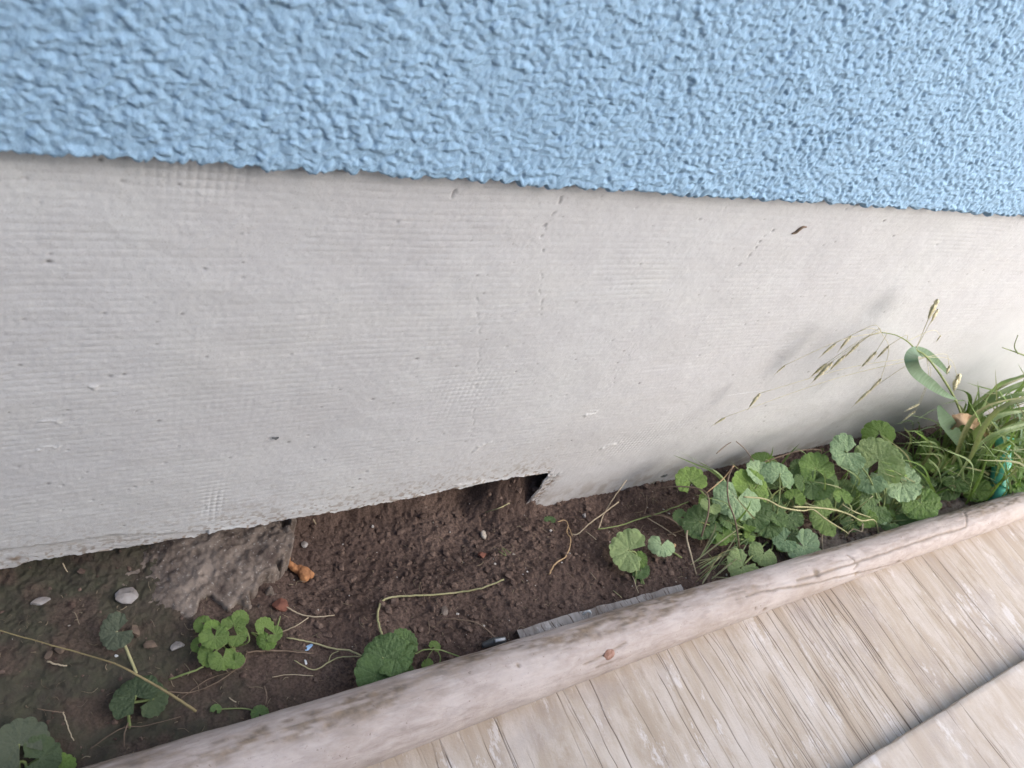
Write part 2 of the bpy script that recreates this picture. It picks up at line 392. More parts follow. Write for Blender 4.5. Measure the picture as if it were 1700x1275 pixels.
obj('plaster_coat', grid_mesh('plaster_coat', np.stack([X, Yb, Z], -1)), M_BLUE.m, house)

# grey plinth: fabric mesh showing through, pin holes, cracks, a broken lower edge
def WXZ(pts): return [tuple(at_y(a, b, 0.0)[[0, 2]]) for a, b in pts]
XSp = np.unique(np.concatenate([XS, np.linspace(XT - 0.006, XT + 0.005, 30)]))
ZB = 0.066
ts = np.concatenate([[0, 0, 0], np.linspace(0, 0.12, 14), np.linspace(0.13, 1, 62), 1 + np.arange(0.00085, H0 + 0.008 - ZB, 0.00085)])
X, T = np.meshgrid(XSp, ts)
E = plinth_edge(X)
Z = np.where(T <= 1, E + np.clip(T, 0, 1) * (ZB - E), ZB + T - 1)
fade = (sstep(-0.12, -0.07, X) * (1 - sstep(1.0, 1.05, X)))
def ell(px, py, rx, rz):
    p = at_y(px, py, 0.0); return np.exp(-((X - p[0]) / rx) ** 2 - ((Z - p[2]) / rz) ** 2)
amp = 0.50 + 0.45 * sstep(0.35, 0.75, fbm(X * 13, Z * 16, 101, 3)) + 0.3 * sstep(0.45, 0.7, fbm(X * 60, Z * 60, 107, 2))
zw = Z + (fbm(X * 7, Z * 7, 103, 2) - 0.5) * 0.004
xw = X + (fbm(X * 11, Z * 11, 104, 2) - 0.5) * 0.007
rowp = zw / 0.0050; colp = xw / 0.0046
row = np.abs((rowp % 1) - 0.5) * 2; col = np.abs((colp % 1) - 0.5) * 2
gap = np.exp(-(row / 0.32) ** 2); cg = np.exp(-(col / 0.34) ** 2)
brk = 0.35 + 0.65 * vnoise(X * 210, np.floor(rowp) * 7.7, 111)
gap2 = np.exp(-(row / 0.20) ** 2)
d = -0.00021 * amp * gap2 * brk
cell = (1 - 0.9 * gap) * (1 - 0.9 * cg)
strong = np.clip(1.0 * ell(1050, 738, 0.035, 0.022) + 0.9 * ell(355, 835, 0.008, 0.022) + 0.6 * ell(345, 290, 0.025, 0.013) + 0.45 * ell(1120, 705, 0.03, 0.015) + 0.5 * ell(240, 895, 0.02, 0.008) + 0.4 * ell(780, 650, 0.03, 0.03), 0, 1)
strong = strong * sstep(0.25, 0.6, fbm(X * 90, Z * 90, 113, 2) + 0.25 * strong)
d = d + strong * (-0.00075 * (1 - cell) + 0.0002)
d = d + 0.00006 * amp * cell * vnoise(X * 150, Z * 150, 117)
d = d + (fbm(X * 5, Z * 7, 121, 3) - 0.5) * 0.005 + (fbm(X * 45, Z * 60, 122, 3) - 0.5) * 0.0007
d = d + (fbm(X * 380, Z * 420, 123, 4, .6) - 0.5) * 0.00034
tr = fbm((X * .8 + Z * .6) * 14, (Z * .8 - X * .6) * 90, 125, 3); d = d + 0.00012 * sstep(.50, .62, tr) * sstep(.45, .6, fbm(X * 8, Z * 8, 126, 2))
dirt = np.zeros_like(X); chip = np.zeros_like(X); stain = np.zeros_like(X)
jx = X + (vnoise(X * 350, Z * 350, 131) - 0.5) * 0.004; jz = Z + (vnoise(X * 350, Z * 350, 132) - 0.5) * 0.004
for pts, wid, dep, dk, gate in (([(940, 308), (925, 340), (907, 370), (897, 398), (899, 415)], 0.0007, 0.0009, 0.40, 0.45),
                                ([(1285, 378), (1262, 400), (1227, 438)], 0.0009, 0.0011, 0.5, 0.52),
                                ([(790, 480), (797, 560), (791, 640), (785, 700), (780, 755)], 0.0007, 0.0004, 0.12, 0.55),
                                ([(899, 415), (895, 470), (897, 525)], 0.0008, 0.0006, 0.2, 0.55),
                                ([(755, 315), (752, 330)], 0.0008, 0.001, 0.5, 0.3)):
    q = np.exp(-(seg_dist(jx, jz, WXZ(pts)) / wid) ** 2) * sstep(gate, gate + 0.12, vnoise(X * 330, Z * 330, 137))
    d -= dep * q; dirt = np.maximum(dirt, dk * q)
dirt = np.maximum(dirt, 0.07 * gap2 * brk * amp * fade)
for pts, wid in (([(812, 735), (795, 740), (788, 748)], 0.002), ([(760, 806), (800, 800)], 0.0022), ([(930, 790), (915, 797)], 0.002), ([(972, 688), (985, 684)], 0.002), ([(1000, 745), (1030, 735)], 0.002), ([(60, 745), (95, 740)], 0.001), ([(148, 641), (158, 641)], 0.001), ([(70, 697), (95, 697)], 0.001)):
    q = np.exp(-(seg_dist(jx, jz, WXZ(pts)) / wid) ** 2); chip = np.maximum(chip, 0.5 * q * vnoise(X * 300, Z * 300, 5)); d += 0.0008 * q
# the thin lip near the left end: the coat below it sits back
lip = WXZ([(-60, 925), (0, 915), (60, 907), (126, 899), (182, 889), (230, 887), (280, 886), (318, 884), (345, 880)])
lx = np.array([p[0] for p in lip]); lz = np.array([p[1] for p in lip])
below = sstep(0.0006, -0.0006, Z - (np.interp(X, lx, lz) + (vnoise(X * 200, X * 0, 8) - .5) * .002)) * (X < lx[-1])
d -= 0.0017 * below; stain = np.maximum(stain, 0.25 * below * fbm(X * 120, Z * 120, 9, 3))
p = at_y(26, 931, 0); stain = np.maximum(stain, 0.9 * np.exp(-((X - p[0]) / 0.006) ** 2 - ((Z - p[2]) / 0.004) ** 2) * sstep(.35, .6, vnoise(X * 400, Z * 400, 2)))
# frayed layers along the broken edge
ed = Z - E
frx = (X < XT + 0.02)
d += frx * (0.0009 * np.exp(-ed / 0.005) * (fbm(X * 70, ed * 500, 14, 3) - 0.35) * 2)
chip = np.maximum(chip, 0.5 * frx * np.exp(-(ed / 0.0022) ** 2) * sstep(.45, .7, fbm(X * 60, X * 0, 15, 3)))
tear = np.exp(-((X - XT - 0.008) / 0.010) ** 2) * (Z < 0.045) * (X > XT - .001)
stain = np.maximum(stain, 0.7 * tear * sstep(.4, .65, fbm(X * 200, Z * 350, 16, 3))); d -= 0.0015 * tear * fbm(X * 250, Z * 500, 17, 3)
dirt = np.maximum(dirt, 0.8 * tear * sstep(.6, .7, fbm(X * 330, Z * 700, 18, 2)))
# earth splashed on the foot
stain = np.maximum(stain, (X > XT) * 0.35 * sstep(0.03, -0.015, Z) * sstep(.4, .7, fbm(X * 90, Z * 90, 19, 4)))
# mud splashed up from the soil
spl = sstep(.60, .66, fbm(X * 330, Z * 330, 27, 2)) * np.exp(-ed / 0.022); stain = np.maximum(stain, .75 * spl)
stain = np.maximum(stain, 0.22 * np.exp(-ed / 0.012) * sstep(.4, .65, fbm(X * 40, Z * 60, 28, 3)))
# pin holes
for k in range(330):
    hx = RNG.uniform(-0.03, 0.95); hz = RNG.uniform(0.03, H0 - 0.004); r = 0.0004 + 0.0007 * RNG.random() ** 3
    i0, i1 = np.searchsorted(XSp, [hx - 0.004, hx + 0.004])
    if i1 <= i0: continue
    q = np.exp(-(((X[:, i0:i1] - hx) / (r * 1.3)) ** 2 + ((Z[:, i0:i1] - hz) / r) ** 2))
    d[:, i0:i1] -= 0.0007 * q; dirt[:, i0:i1] = np.maximum(dirt[:, i0:i1], q * RNG.uniform(0.2, 0.95))
inward = np.zeros_like(X)
foot = sstep(XT - 0.10, XT + 0.16, X)
inward = 0.008 * foot * sstep(0.075, -0.04, Z) + 0.004 * foot * sstep(0.12, 0.04, Z)
Yp = -d * fade * 1.0 + inward
tk = 1 - .85 * np.exp(-((XSp - XT) / .035) ** 4); Yp[0] = Yp[3] + 0.010 * tk; Yp[1] = Yp[3] + 0.006 * tk; Yp[2] = Yp[3] + 0.0006; stain[0] = 1; dirt[0] = .85; dirt[1] = .6; nr_ = np.abs(X[0] - XT) < .012; dirt[0][nr_] = 1; dirt[1][nr_] = 1; stain[1][nr_] = 1
Z[0] = Z[3] + 0.002; Z[1] = Z[3] + 0.001
nrx = np.exp(-((X - XT) / .011) ** 2) * sstep(.062, .045, Z)
X = X + nrx * (.0042 * sstep(.0, .046, Z) - .0010 + .0050 * (fbm(Z * 160, Z * 0 + 2, 33, 3) - .5) + .0022 * (vnoise(Z * 900, Z * 0, 34) - .5))
obj('plinth', grid_mesh('plinth', np.stack([X, Yp, Z], -1), attrs={'dirt': dirt, 'chip': chip, 'stain': stain}), M_GREY.m, house)

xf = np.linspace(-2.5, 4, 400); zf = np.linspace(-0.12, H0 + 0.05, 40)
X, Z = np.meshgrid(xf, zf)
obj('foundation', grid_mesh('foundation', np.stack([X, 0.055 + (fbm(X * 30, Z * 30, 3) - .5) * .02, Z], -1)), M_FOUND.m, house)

# added unseen board fence behind the camera, blocks light to dim the left of the wall
shade_fence = empty('added_board_fence', (-0.6, -1.35, 0), 'added unseen weathered board fence facing the house wall across the narrow passage', 'shade_fence')
M_SHADE_FENCE = plain('shade_fence_wood', (0.17, 0.155, 0.145), (0.27, 0.25, 0.235), 0.85, 12)
def slab(x0, x1, y0, y1, z0, z1):
    v = [(x, y, z) for x in (x0, x1) for y in (y0, y1) for z in (z0, z1)]
    return v, [(0, 1, 3, 2), (4, 6, 7, 5), (0, 4, 5, 1), (2, 3, 7, 6), (0, 2, 6, 4), (1, 5, 7, 3)]
xx = -2.6
while xx < SHADE_FENCE_X1 - 0.05:
    put('board', slab(xx, xx + .118, -1.36, -1.338, 0.03, 1.85 + RNG.random() * .02), M_SHADE_FENCE.m, shade_fence, smooth=False); xx += .124
for zz in (0.45, 1.45): put('rail', slab(-2.6, SHADE_FENCE_X1, -1.41, -1.3615, zz, zz + .08), M_SHADE_FENCE.m, shade_fence, smooth=False)
for xx in (-2.55, -0.7, SHADE_FENCE_X1 - .1): put('post', slab(xx, xx + .09, -1.51, -1.4115, -.2, 1.8), M_SHADE_FENCE.m, shade_fence, smooth=False)

# ------------------------------------------------------------------ the ground
def ground_z(x, y, fine=True):
    x = np.asarray(x, float); y = np.asarray(y, float)
    near = sstep(-1.0, -0.3, y) * sstep(-0.8, -0.2, x) * (1 - sstep(1.2, 1.9, x))
    z = -0.030 * sstep(-0.085, -0.005, y) * sstep(0.10, 0.2, x) * (1 - 0.6 * sstep(0.65, 0.95, x))
    z = z - 0.012 * np.exp(-((x - 0.30) / 0.09) ** 2 - ((y + 0.045) / 0.05) ** 2)
    z = z + 0.010 * np.exp(-((x - 0.42) / 0.07) ** 2 - ((y + 0.02) / 0.03) ** 2)
    z = z + 0.004 * sstep(-0.10, -0.15, y) + 0.006 * sstep(0.62, 0.75, x) * sstep(-0.05, -0.12, y)
    z = z + (fbm(x * 22, y * 22, 201, 3) - 0.5) * 0.012 * near
    z = z + 0.060 * sstep(0.024, 0.075, y + .014 * (fbm(x * 60, y * 20, 222, 3) - .5)) * sstep(-0.3, 0.05, x) * (1 - sstep(0.45, 0.5, x))
    z = z + 0.070 * sstep(-0.006, 0.030, y + .012 * (fbm(x * 90, y * 40, 223, 4) - .5)) * sstep(0.36, 0.40, x) * (1 - sstep(XT + .012, XT + .03, x))
    if fine:
        wx = x + (vnoise(x * 150, y * 150, 205) - .5) * .007 + (vnoise(x * 420, y * 420, 207) - .5) * .002; wy = y + (vnoise(x * 150, y * 150, 206) - .5) * .007 + (vnoise(x * 420, y * 420, 208) - .5) * .002
        rough = 0.6 + 0.4 * sstep(0.12, 0.24, x)
        z = z + near * rough * (0.0026 * bumps(wx, wy, 0.0085, 211, 0.3, 0.75, .2) + 0.0018 * bumps(wx, wy, 0.0040, 215, 0.3, 0.8, .2) + (fbm(x * 300, y * 300, 219, 4, .65) - .5) * 0.0045)
    return z
def gz(x, y): return float(ground_z(np.array([x]), np.array([y]), False)[0]) + 0.002
def on_ground(px, py, lift=0.0):
    z = 0.0
    for _ in range(6):
        p = at_z(px, py, z + lift); z = gz(p[0], p[1])
    return at_z(px, py, z + lift)
gx = np.concatenate([[-40, -12, -4, -1.5, -0.7, -0.35, -0.2], dense(-0.13, 1.12, 0.0012, 0.0016), np.arange(1.123, 1.42, .004), [1.44, 1.6, 2.2, 4, 12, 40]])
gy = np.concatenate([[-40, -12, -4, -1.5, -0.8, -0.5, -0.35, -0.27], dense(-0.235, 0.06, 0.0013, 0.0013), [0.10, 0.3, 2, 12, 40]])
X, Y = np.meshgrid(gx, gy)
Z = ground_z(X, Y)
moss = (1 - sstep(0.02, 0.17, X + (fbm(X * 25, Y * 25, 5, 3) - .5) * .12)) * (0.35 + 0.6 * sstep(.4, .65, fbm(X * 40, Y * 40, 6, 3)))
sand = sstep(0.66, 0.78, X + (fbm(X * 30, Y * 30, 7, 3) - .5) * .1) * sstep(-0.09, -0.125, Y)
g = obj('ground', grid_mesh('ground', np.stack([X, Y, Z], -1), attrs={'moss': moss, 'sand': sand}), M_SOIL.m)
tag(g, kind='structure')

# loose crumbs and grit lying on the soil
def ico(sub=1):
    import bmesh
    bm = bmesh.new(); bmesh.ops.create_icosphere(bm, subdivisions=sub, radius=1.0)
    v = np.array([x.co[:] for x in bm.verts]); f = [tuple(q.index for q in p.verts) for p in bm.faces]; bm.free(); return v, f
ICO1, ICOF1 = ico(1); ICO2, ICOF2 = ico(2); ICO3, ICOF3 = ico(3)
def scatter(name, n, mat, rfun, place, flat=0.75):
    V = []; Fc = []; base = 0
    F = np.array(ICOF1)
    for k in range(n):
        x, y = place(); r = rfun() * (1 if x > .16 else .6)
        v = ICO1 * (0.55 + 0.75 * RNG.random((len(ICO1), 1))) * r * np.array([RNG.uniform(.7, 1.3), RNG.uniform(.7, 1.3), flat * RNG.uniform(.7, 1.1)])
        a = RNG.uniform(0, 6.28); ca, sa = math.cos(a), math.sin(a)
        v = np.stack([v[:, 0] * ca - v[:, 1] * sa, v[:, 0] * sa + v[:, 1] * ca, v[:, 2]], -1)
        V.append((v, x, y, r)); Fc.append(F + base); base += len(v)
    z = ground_z(np.array([q[1] for q in V]), np.array([q[2] for q in V]))
    VV = np.concatenate([q[0] + np.array([q[1], q[2], zz + q[3] * 0.25]) for q, zz in zip(V, z)])
    me = bpy.data.meshes.new(name); FF = np.concatenate(Fc)
    me.from_pydata(VV.tolist(), [], FF.tolist()); me.update(); me.polygons.foreach_set('use_smooth', np.full(len(FF), False)); 
    return obj(name, me, mat)
def place_crumb():
    while True:
        x = RNG.uniform(-0.05, 1.25); y = RNG.uniform(-0.165, 0.03)
        if RNG.random() < 0.25 + 0.75 * min(1, max(0, (x - 0.12) / 0.1)): return x, y
o = scatter('soil_crumbs', 9000, M_CRUMB.m, lambda: 0.0005 + 0.0040 * RNG.random() ** 7, place_crumb); tag(o, kind='stuff')
o = scatter('pale_grit', 230, M_GRIT.m, lambda: 0.0005 + 0.0013 * RNG.random() ** 4, place_crumb, 0.5); tag(o, kind='stuff')

# plant litter: short bits of straw and root on the soil
V = []; Fc = []
for k in range(800):
    x, y = RNG.uniform(-0.05, 1.0), RNG.uniform(-0.165, -0.005); a = RNG.uniform(0, 6.28); l = 0.002 + 0.011 * RNG.random() ** 2.5; z0 = float(ground_z(np.array([x]), np.array([y]))[0])
    bnd = RNG.normal(size=2) * l * .15
    v_, f_ = tube_data(spline([(x, y, z0 + .0006), (x + math.cos(a) * l * .5 + bnd[0], y + math.sin(a) * l * .5 + bnd[1], z0 + .0014), (x + math.cos(a) * l, y + math.sin(a) * l, z0 + .0012)], 3), 0.0001 + 0.0003 * RNG.random() ** 2, 5)
    o_ = len(V); V += v_; Fc += [tuple(i + o_ for i in q) for q in f_]
o = obj('plant_litter', mesh_np('plant_litter', V, Fc), plain('litter', (0.10, 0.075, 0.05), (0.36, 0.29, 0.20), 0.8, 25).m); tag(o, kind='stuff')

# old concrete footing at the left
poly = [at_z(a, b, 0.016)[:2] for a, b in [(497, 845), (492, 880), (487, 915), (478, 948), (462, 972), (440, 985), (425, 1004), (395, 1006), (365, 1002), (330, 1028), (290, 1045), (240, 1030), (210, 1000), (175, 970), (150, 930), (100, 900), (150, 800), (495, 790)]]
fx = np.arange(-0.06, 0.28, 0.0013); fy = np.arange(-0.14, 0.055, 0.0013)
X, Y = np.meshgrid(fx, fy)
inside = np.zeros(X.shape, bool); pp = poly + [poly[0]]
for (ax, ay), (bx, by) in zip(pp[:-1], pp[1:]):
    cnd = ((ay > Y) != (by > Y)) & (X < (bx - ax) * (Y - ay) / (by - ay + 1e-12) + ax); inside ^= cnd
sd = seg_dist(X + (fbm(X * 55, Y * 55, 25, 2) - .5) * .030 + (vnoise(X * 130, Y * 130, 5) - .5) * .009 + (fbm(X * 420, Y * 420, 15, 3) - .5) * .006, Y + (fbm(X * 55, Y * 55, 26, 2) - .5) * .024 + (vnoise(X * 130, Y * 130, 6) - .5) * .009 + (fbm(X * 420, Y * 420, 16, 3) - .5) * .006, [tuple(p) for p in pp]); sd = np.where(inside, sd, -sd)
top = 0.010 + (fbm(X * 38, Y * 38, 303, 4) - 0.5) * 0.008 + (fbm(X * 260, Y * 260, 304, 4) - .5) * 0.0045 - 0.021 * sstep(0.12, -0.02, X) - 0.010 * sstep(-0.04, -0.11, Y) + 0.0010 * bumps(X, Y, 0.011, 311, .2, .6)
Z = -0.09 + (top + 0.09) * sstep(-0.006, 0.010, sd)
keep = obj('concrete_footing', grid_mesh('concrete_footing', np.stack([X, Y, Z], -1)), M_CONC.m)
tag(keep, 'rough brown concrete footing breaking out of the soil under the left plinth end', 'footing')

# ------------------------------------------------------------------ boards and pole
BT = 0.018                     # top of the boards
SK = 0.045                     # the boards lie slightly askew
def board(name, x0, x1, yback, yfront, top, thick, mat, ncrack, dense_at, label, cat, roll=0.0, step=0.0005, wear=0.0):
    xs = np.arange(x0, x1, step); ys = np.concatenate([[0, 0, 0.0012], np.linspace(0.003, 0.997, 60), [0.9988, 1, 1]])
    X, T = np.meshgrid(xs, ys)
    yb = yback + (fbm(xs * 60, xs * 0, 401, 3) - .5) * 0.0015 * (1 + wear); yf = yfront + (fbm(xs * 30, xs * 0, 402, 2) - .5) * .0008
    Y = yb[None] + T * (yf - yb)[None]
    Xs = X + SK * (Y - yback) * -1.0; Ys = Y + SK * (X - x0)
    Z = np.full(X.shape, top) + (fbm(X * 8, Y * 8, 411, 2) - .5) * 0.003
    if roll: Z = Z - roll * sstep(0.80, 1.0, T) ** 1.3
    Z += (fbm(X * 300, Y * 14, 413, 3) - .5) * 0.00022
    dirt = np.zeros_like(X)
    for k in range(ncrack):
        if RNG.random() < 0.45 and dense_at: c0 = dense_at[0] + dense_at[1] * RNG.normal()
        else: c0 = RNG.uniform(x0, x1)
        L = min(1.0, 0.12 + RNG.random() ** 1.5 * 0.95); t0 = RNG.uniform(-0.15, max(0.05, 1 - L)); wd = 0.00026 + 0.0003 * RNG.random() ** 4; dp = 0.0002 + 0.0005 * RNG.random() ** 2
        i0, i1 = np.searchsorted(xs, [c0 - 0.014, c0 + 0.014])
        if i1 - i0 < 3: continue
        Tt = T[:, i0:i1]
        cx = c0 + 0.006 * (vnoise(Tt * 3, Tt * 0 + k, 421) - .5) + 0.0016 * (vnoise(Tt * 14, Tt * 0 + k, 422) - .5) + (RNG.random() - .5) * 0.006 * Tt
        env = sstep(t0, t0 + 0.06, Tt) * (1 - sstep(t0 + L - 0.2, t0 + L, Tt))
        q = np.exp(-((X[:, i0:i1] - cx) / wd) ** 2) * env
        Z[:, i0:i1] -= dp * q; dirt[:, i0:i1] = np.maximum(dirt[:, i0:i1], np.clip(q * (0.4 + 1.1 * RNG.random()) * (0.25 + 0.75 * sstep(.25, .6, vnoise(Tt * 11, Tt * 0 + k, 433))), 0, 1))
    Z[0] = top - thick - roll * 0; Z[1] = top - thick * 0.4; Z[2] -= 0.0008; Z[-3] -= 0.0012; Z[-2] = Z[-3] - thick * 0.5; Z[-1] = Z[-3] - thick
    ox, oy = (x0 + x1) / 2, (yback + yfront) / 2
    V = np.stack([Xs - ox, Ys - oy, Z - (top - thick)], -1)
    o = obj(name, grid_mesh(name, V, attrs={'dirt': dirt}), mat, None, (ox, oy, top - thick))
    return tag(o, label, cat)
board('plywood_sheet', -0.15, 1.45, -0.196, -0.47, BT, 0.012, M_PLY.m, 240, (0.62, 0.10), 'wide bleached brown plywood sheet with long dark cracks in front of the round pole', 'plywood')
TOP2 = BT + 0.015
g0 = at_z(1425, 1268, TOP2); g1 = at_z(1700, 1096, TOP2)
SK = (g1[1] - g0[1]) / (g1[0] - g0[0])
board('plywood_sheet', g0[0] - 0.3, 1.7, g0[1] - SK * 0.3, g0[1] - SK * 0.3 - 0.33, TOP2, 0.0125, M_PLY2.m, 50, None, 'pale plywood sheet with white flakes lying on the brown one in the bottom right corner', 'plywood')
SK = 0.045
sv = SK; SK = 0.0
p0 = at_z(858, 1047, BT); p1 = at_z(1132, 972, BT)
board('plywood_offcut', p0[0], p1[0], p0[1] + 0.001, -0.190, BT, 0.011, M_PLYGREY.m, 170, None, 'grey weathered plywood offcut peeping out between the round pole and the bare soil', 'plywood', step=0.0006, wear=0.6)
SK = sv
p = at_z(858, 1047, BT)
st = obj('nail_stub', None or mesh_np('nail_stub', *tube_data(spline([(0, 0, -0.003), (0.001, 0.0005, 0.003), (0.004, 0, 0.0065), (0.0065, -0.002, 0.004)], 5), 0.0011, 8)), M_WHITEP.m)
q = at_z(966, 1018, BT); st.location = (q[0], q[1] - 0.002, BT)
tag(st, 'small bent galvanised staple standing on the grey plywood offcut', 'staple'); st.name = 'bent_staple'

# the pole
PX0 = at_z(600, 1206, 0.046); PX1 = at_z(1500, 901, 0.040); PXm = at_z(1032, 1056, 0.043)
def pole_y(x): return np.interp(x, [-0.5, PX0[0], PXm[0], PX1[0], 1.8], [PX0[1] - (PXm[1] - PX0[1]) * 1.5, PX0[1], PXm[1], PX1[1], PX1[1] + (PX1[1] - PXm[1]) * 1.5])
def pole_r(x): return np.interp(x, [-0.5, PX0[0], PXm[0], PX1[0], 1.8], [0.0325, 0.0274, 0.0232, 0.0193, 0.0162])
xs = np.concatenate([[-0.4, -0.3, -0.2], np.arange(-0.12, 1.25, 0.002), [1.3, 1.4, 1.5]]); th = np.linspace(0, 2 * math.pi, 120, endpoint=False)
X, A = np.meshgrid(xs, th, indexing='ij')
R = pole_r(X); cu, su = np.cos(A), np.sin(A)
nz = fbm(X * 9, cu * 1.1 + 4, 501, 3) + fbm(X * 9, su * 1.1 + 9, 502, 3) - 1
R = R * (1 + 0.07 * nz) + 0.0006 * (fbm(X * 26, A * 12, 503, 3) - .5)
R += 0.0007 * (fbm(X * 60, cu * 5 + 3, 504, 3) + fbm(X * 60, su * 5, 505, 3) - 1)
dirt = np.zeros_like(X)
def pole_hit(px, py):
    d = ray(px, py); best = None
    for t in np.linspace(0.2, 1.6, 4000) / F_PX:
        p = CAM + d * t; r = pole_r(p[0])
        if (p[1] - pole_y(p[0])) ** 2 + (p[2] - BT - r) ** 2 < r * r: best = p; break
    if best is None: best = CAM + d * 0.0005
    return best[0], math.atan2(best[2] - BT - pole_r(best[0]), best[1] - pole_y(best[0]))
def pd(px, py, rx, ra):
    x0, a0 = pole_hit(px, py); da = (A - a0 + math.pi) % (2 * math.pi) - math.pi
    return np.exp(-((X - x0) / rx) ** 2 - (da * R / ra) ** 2), x0, a0
# dirt along the wall side of the crown, in patches
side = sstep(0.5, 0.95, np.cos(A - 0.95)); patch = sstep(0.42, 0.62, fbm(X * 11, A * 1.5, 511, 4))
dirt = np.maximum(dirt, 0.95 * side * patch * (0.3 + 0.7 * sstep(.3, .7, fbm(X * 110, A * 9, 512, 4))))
for px, py, rx, ra, a in ((1225, 985, .02, .010, .6), (700, 1128, .06, .007, .7), (800, 1090, .05, .006, .6), (880, 1055, .03, .006, .5), (1320, 930, .03, .008, .45), (1500, 880, .02, .01, .4), (650, 1170, .03, .006, .35), (1390, 905, .012, .007, .5)):
    q, _, _ = pd(px, py, rx, ra); dirt = np.maximum(dirt, a * q * sstep(.35, .6, fbm(X * 70, A * 9, 513, 4)))
# drying cracks and knots
for pts, wd in (([(1600, 850), (1604, 875), (1615, 905)], .0012), ([(1440, 958), (1480, 945), (1520, 925)], .0011), ([(1405, 920), (1425, 935), (1418, 945)], .001), ([(970, 1105), (1000, 1090), (1040, 1068)], .0009), ([(990, 1110), (1030, 1095)], .0007)):
    hp = [pole_hit(a, b) for a, b in pts]
    q = np.exp(-(seg_dist(X, A * R, [(hx, (ha % (2 * math.pi)) * float(pole_r(hx))) for hx, ha in hp]) / wd) ** 2)
    R = R - 0.0014 * q; dirt = np.maximum(dirt, 0.85 * q)
for px, py, r in ((1270, 1012, .0022), (1422, 953, .0024), (1491, 933, .0026), (1690, 870, .0045), (1255, 1010, .0015), (580, 1160, .0016), (545, 1205, .0018), (860, 1105, .0015)):
    q, _, _ = pd(px, py, r, r); R = R - 0.0012 * q; dirt = np.maximum(dirt, 0.95 * np.clip(q * 1.6, 0, 1))
ox, oy = 0.5, float(pole_y(0.5))
V = np.stack([X - ox, pole_y(X) + R * cu - oy, pole_r(X) + R * su], -1)
pole = empty('round_pole', (ox, oy, BT), 'long round weathered wooden pole lying along the back edge of the plywood', 'pole')
wood = obj('trunk', grid_mesh('trunk', V, close=True, attrs={'dirt': dirt}), M_POLE.m, pole)
x0, a0 = pole_hit(1011, 1086); r0 = float(pole_r(x0))
nv = ICO3 * np.array([0.0044, 0.0060, 0.0010]) * (0.82 + 0.36 * fbm(ICO3[:, 0] * 2.2 + 3, ICO3[:, 1] * 2.2, 8, 3))[:, None]
nz_ = Vector((0, math.cos(a0), math.sin(a0))); M3 = nz_.to_track_quat('Z', 'X').to_matrix()
nm = obj('nail_head', mesh_np('nail_head', [np.array(M3 @ Vector(v)) for v in nv], ICOF3), M_RUST.m, pole)
nm.location = (x0 - ox, float(pole_y(x0)) + (r0 + .0001) * math.cos(a0) - oy, r0 + (r0 + .0001) * math.sin(a0)); nm['label'] = 'rusty nail head sunk in the wood'

# ------------------------------------------------------------------ stones and scraps
def lump(name, px, py, d, mat, label, cat, stretch=(1, 1, .6), seed=0, rot=0.0, sink=.3, rough=.35, ang=True):
    p = on_ground(px, py, 0.002); r = size_px(d, p) / 2; rg = np.random.default_rng(seed + 900)
    v = ICO2.copy(); n = np.array([fbm(v[:, 0] * 1.3 + seed, v[:, 1] * 1.3 + v[:, 2], seed + 3, 2)]).T
    v = v * (1 - rough + 2 * rough * n)
    for _ in range(9 if ang else 3):
        pn = rg.normal(size=3); pn /= np.linalg.norm(pn); h_ = v @ pn; v = v - np.outer(np.clip(h_ - rg.uniform(.45, .75), 0, 1), pn)
    v = v + (rg.random(v.shape) - .5) * .05
    v = v * np.array(stretch) * r
    c_, s_ = math.cos(rot), math.sin(rot); v = np.stack([v[:, 0] * c_ - v[:, 1] * s_, v[:, 0] * s_ + v[:, 1] * c_, v[:, 2]], -1)
    o = obj(name, mesh_np(name, v, ICOF2, not ang), mat, None, (p[0], p[1], gz(p[0], p[1]) + r * stretch[2] * (1 - sink)))
    return tag(o, label, cat)
lump('pale_stone', 208, 988, 44, M_STONE.m, 'larger whitish angular stone lying on the dark soil at the left', 'stone', (1.1, .85, .3), 1, .4, sink=.5)
lump('pale_stone', 66, 998, 30, M_STONE.m, 'small whitish stone near the left edge below the grey plinth', 'stone', (1.25, .55, .3), 2, .1, sink=.5)
lump('brick_shard', 467, 1005, 34, M_BRICK.m, 'red brick shard on the soil below the orange foam lump', 'brick', (1.1, .75, .5), 3, -.1)
lump('tan_stone', 100, 1078, 20, M_TSTONE.m, 'yellowish pebble touching the long tan runner at the left', 'pebble', (1, 1, .7), 4)
lump('tan_stone', 80, 1088, 17, M_TSTONE.m, 'duller pebble left of the yellowish one under the long tan runner', 'pebble', (1, .9, .7), 5)
lump('tan_stone', 224, 1048, 24, M_TSTONE.m, 'round brownish pebble beside the folded grey green leaf', 'pebble', (.9, 1.1, .6), 6)
lump('tan_stone', 248, 1070, 26, M_TSTONE.m, 'flat brownish pebble left of the bright green seedling cluster', 'pebble', (1.2, .7, .4), 7)
lump('pale_stone', 292, 1072, 26, M_STONE.m, 'bluish grey pebble half sunk beside the bright green seedling cluster', 'pebble', (1.2, .8, .35), 8, sink=.5)
lump('clod', 704, 856, 16, M_CRUMB.m, 'crumbly soil clod below the middle of the plinth edge', 'clod', (1.1, .8, .7), 9)
lump('clod', 739, 1012, 20, M_CONC.m, 'flat brown bark scrap below the hooked pale runner', 'bark scrap', (.75, 1.3, .3), 10)
lump('brick_shard', 800, 922, 16, M_BRICK.m, 'small reddish shard in the soil below the snail shell', 'brick', (.9, 1, .6), 12)
lump('pale_stone', 505, 903, 14, M_STONE.m, 'small grey pebble right of the concrete footing top', 'pebble', (1, 1, .7), 13)
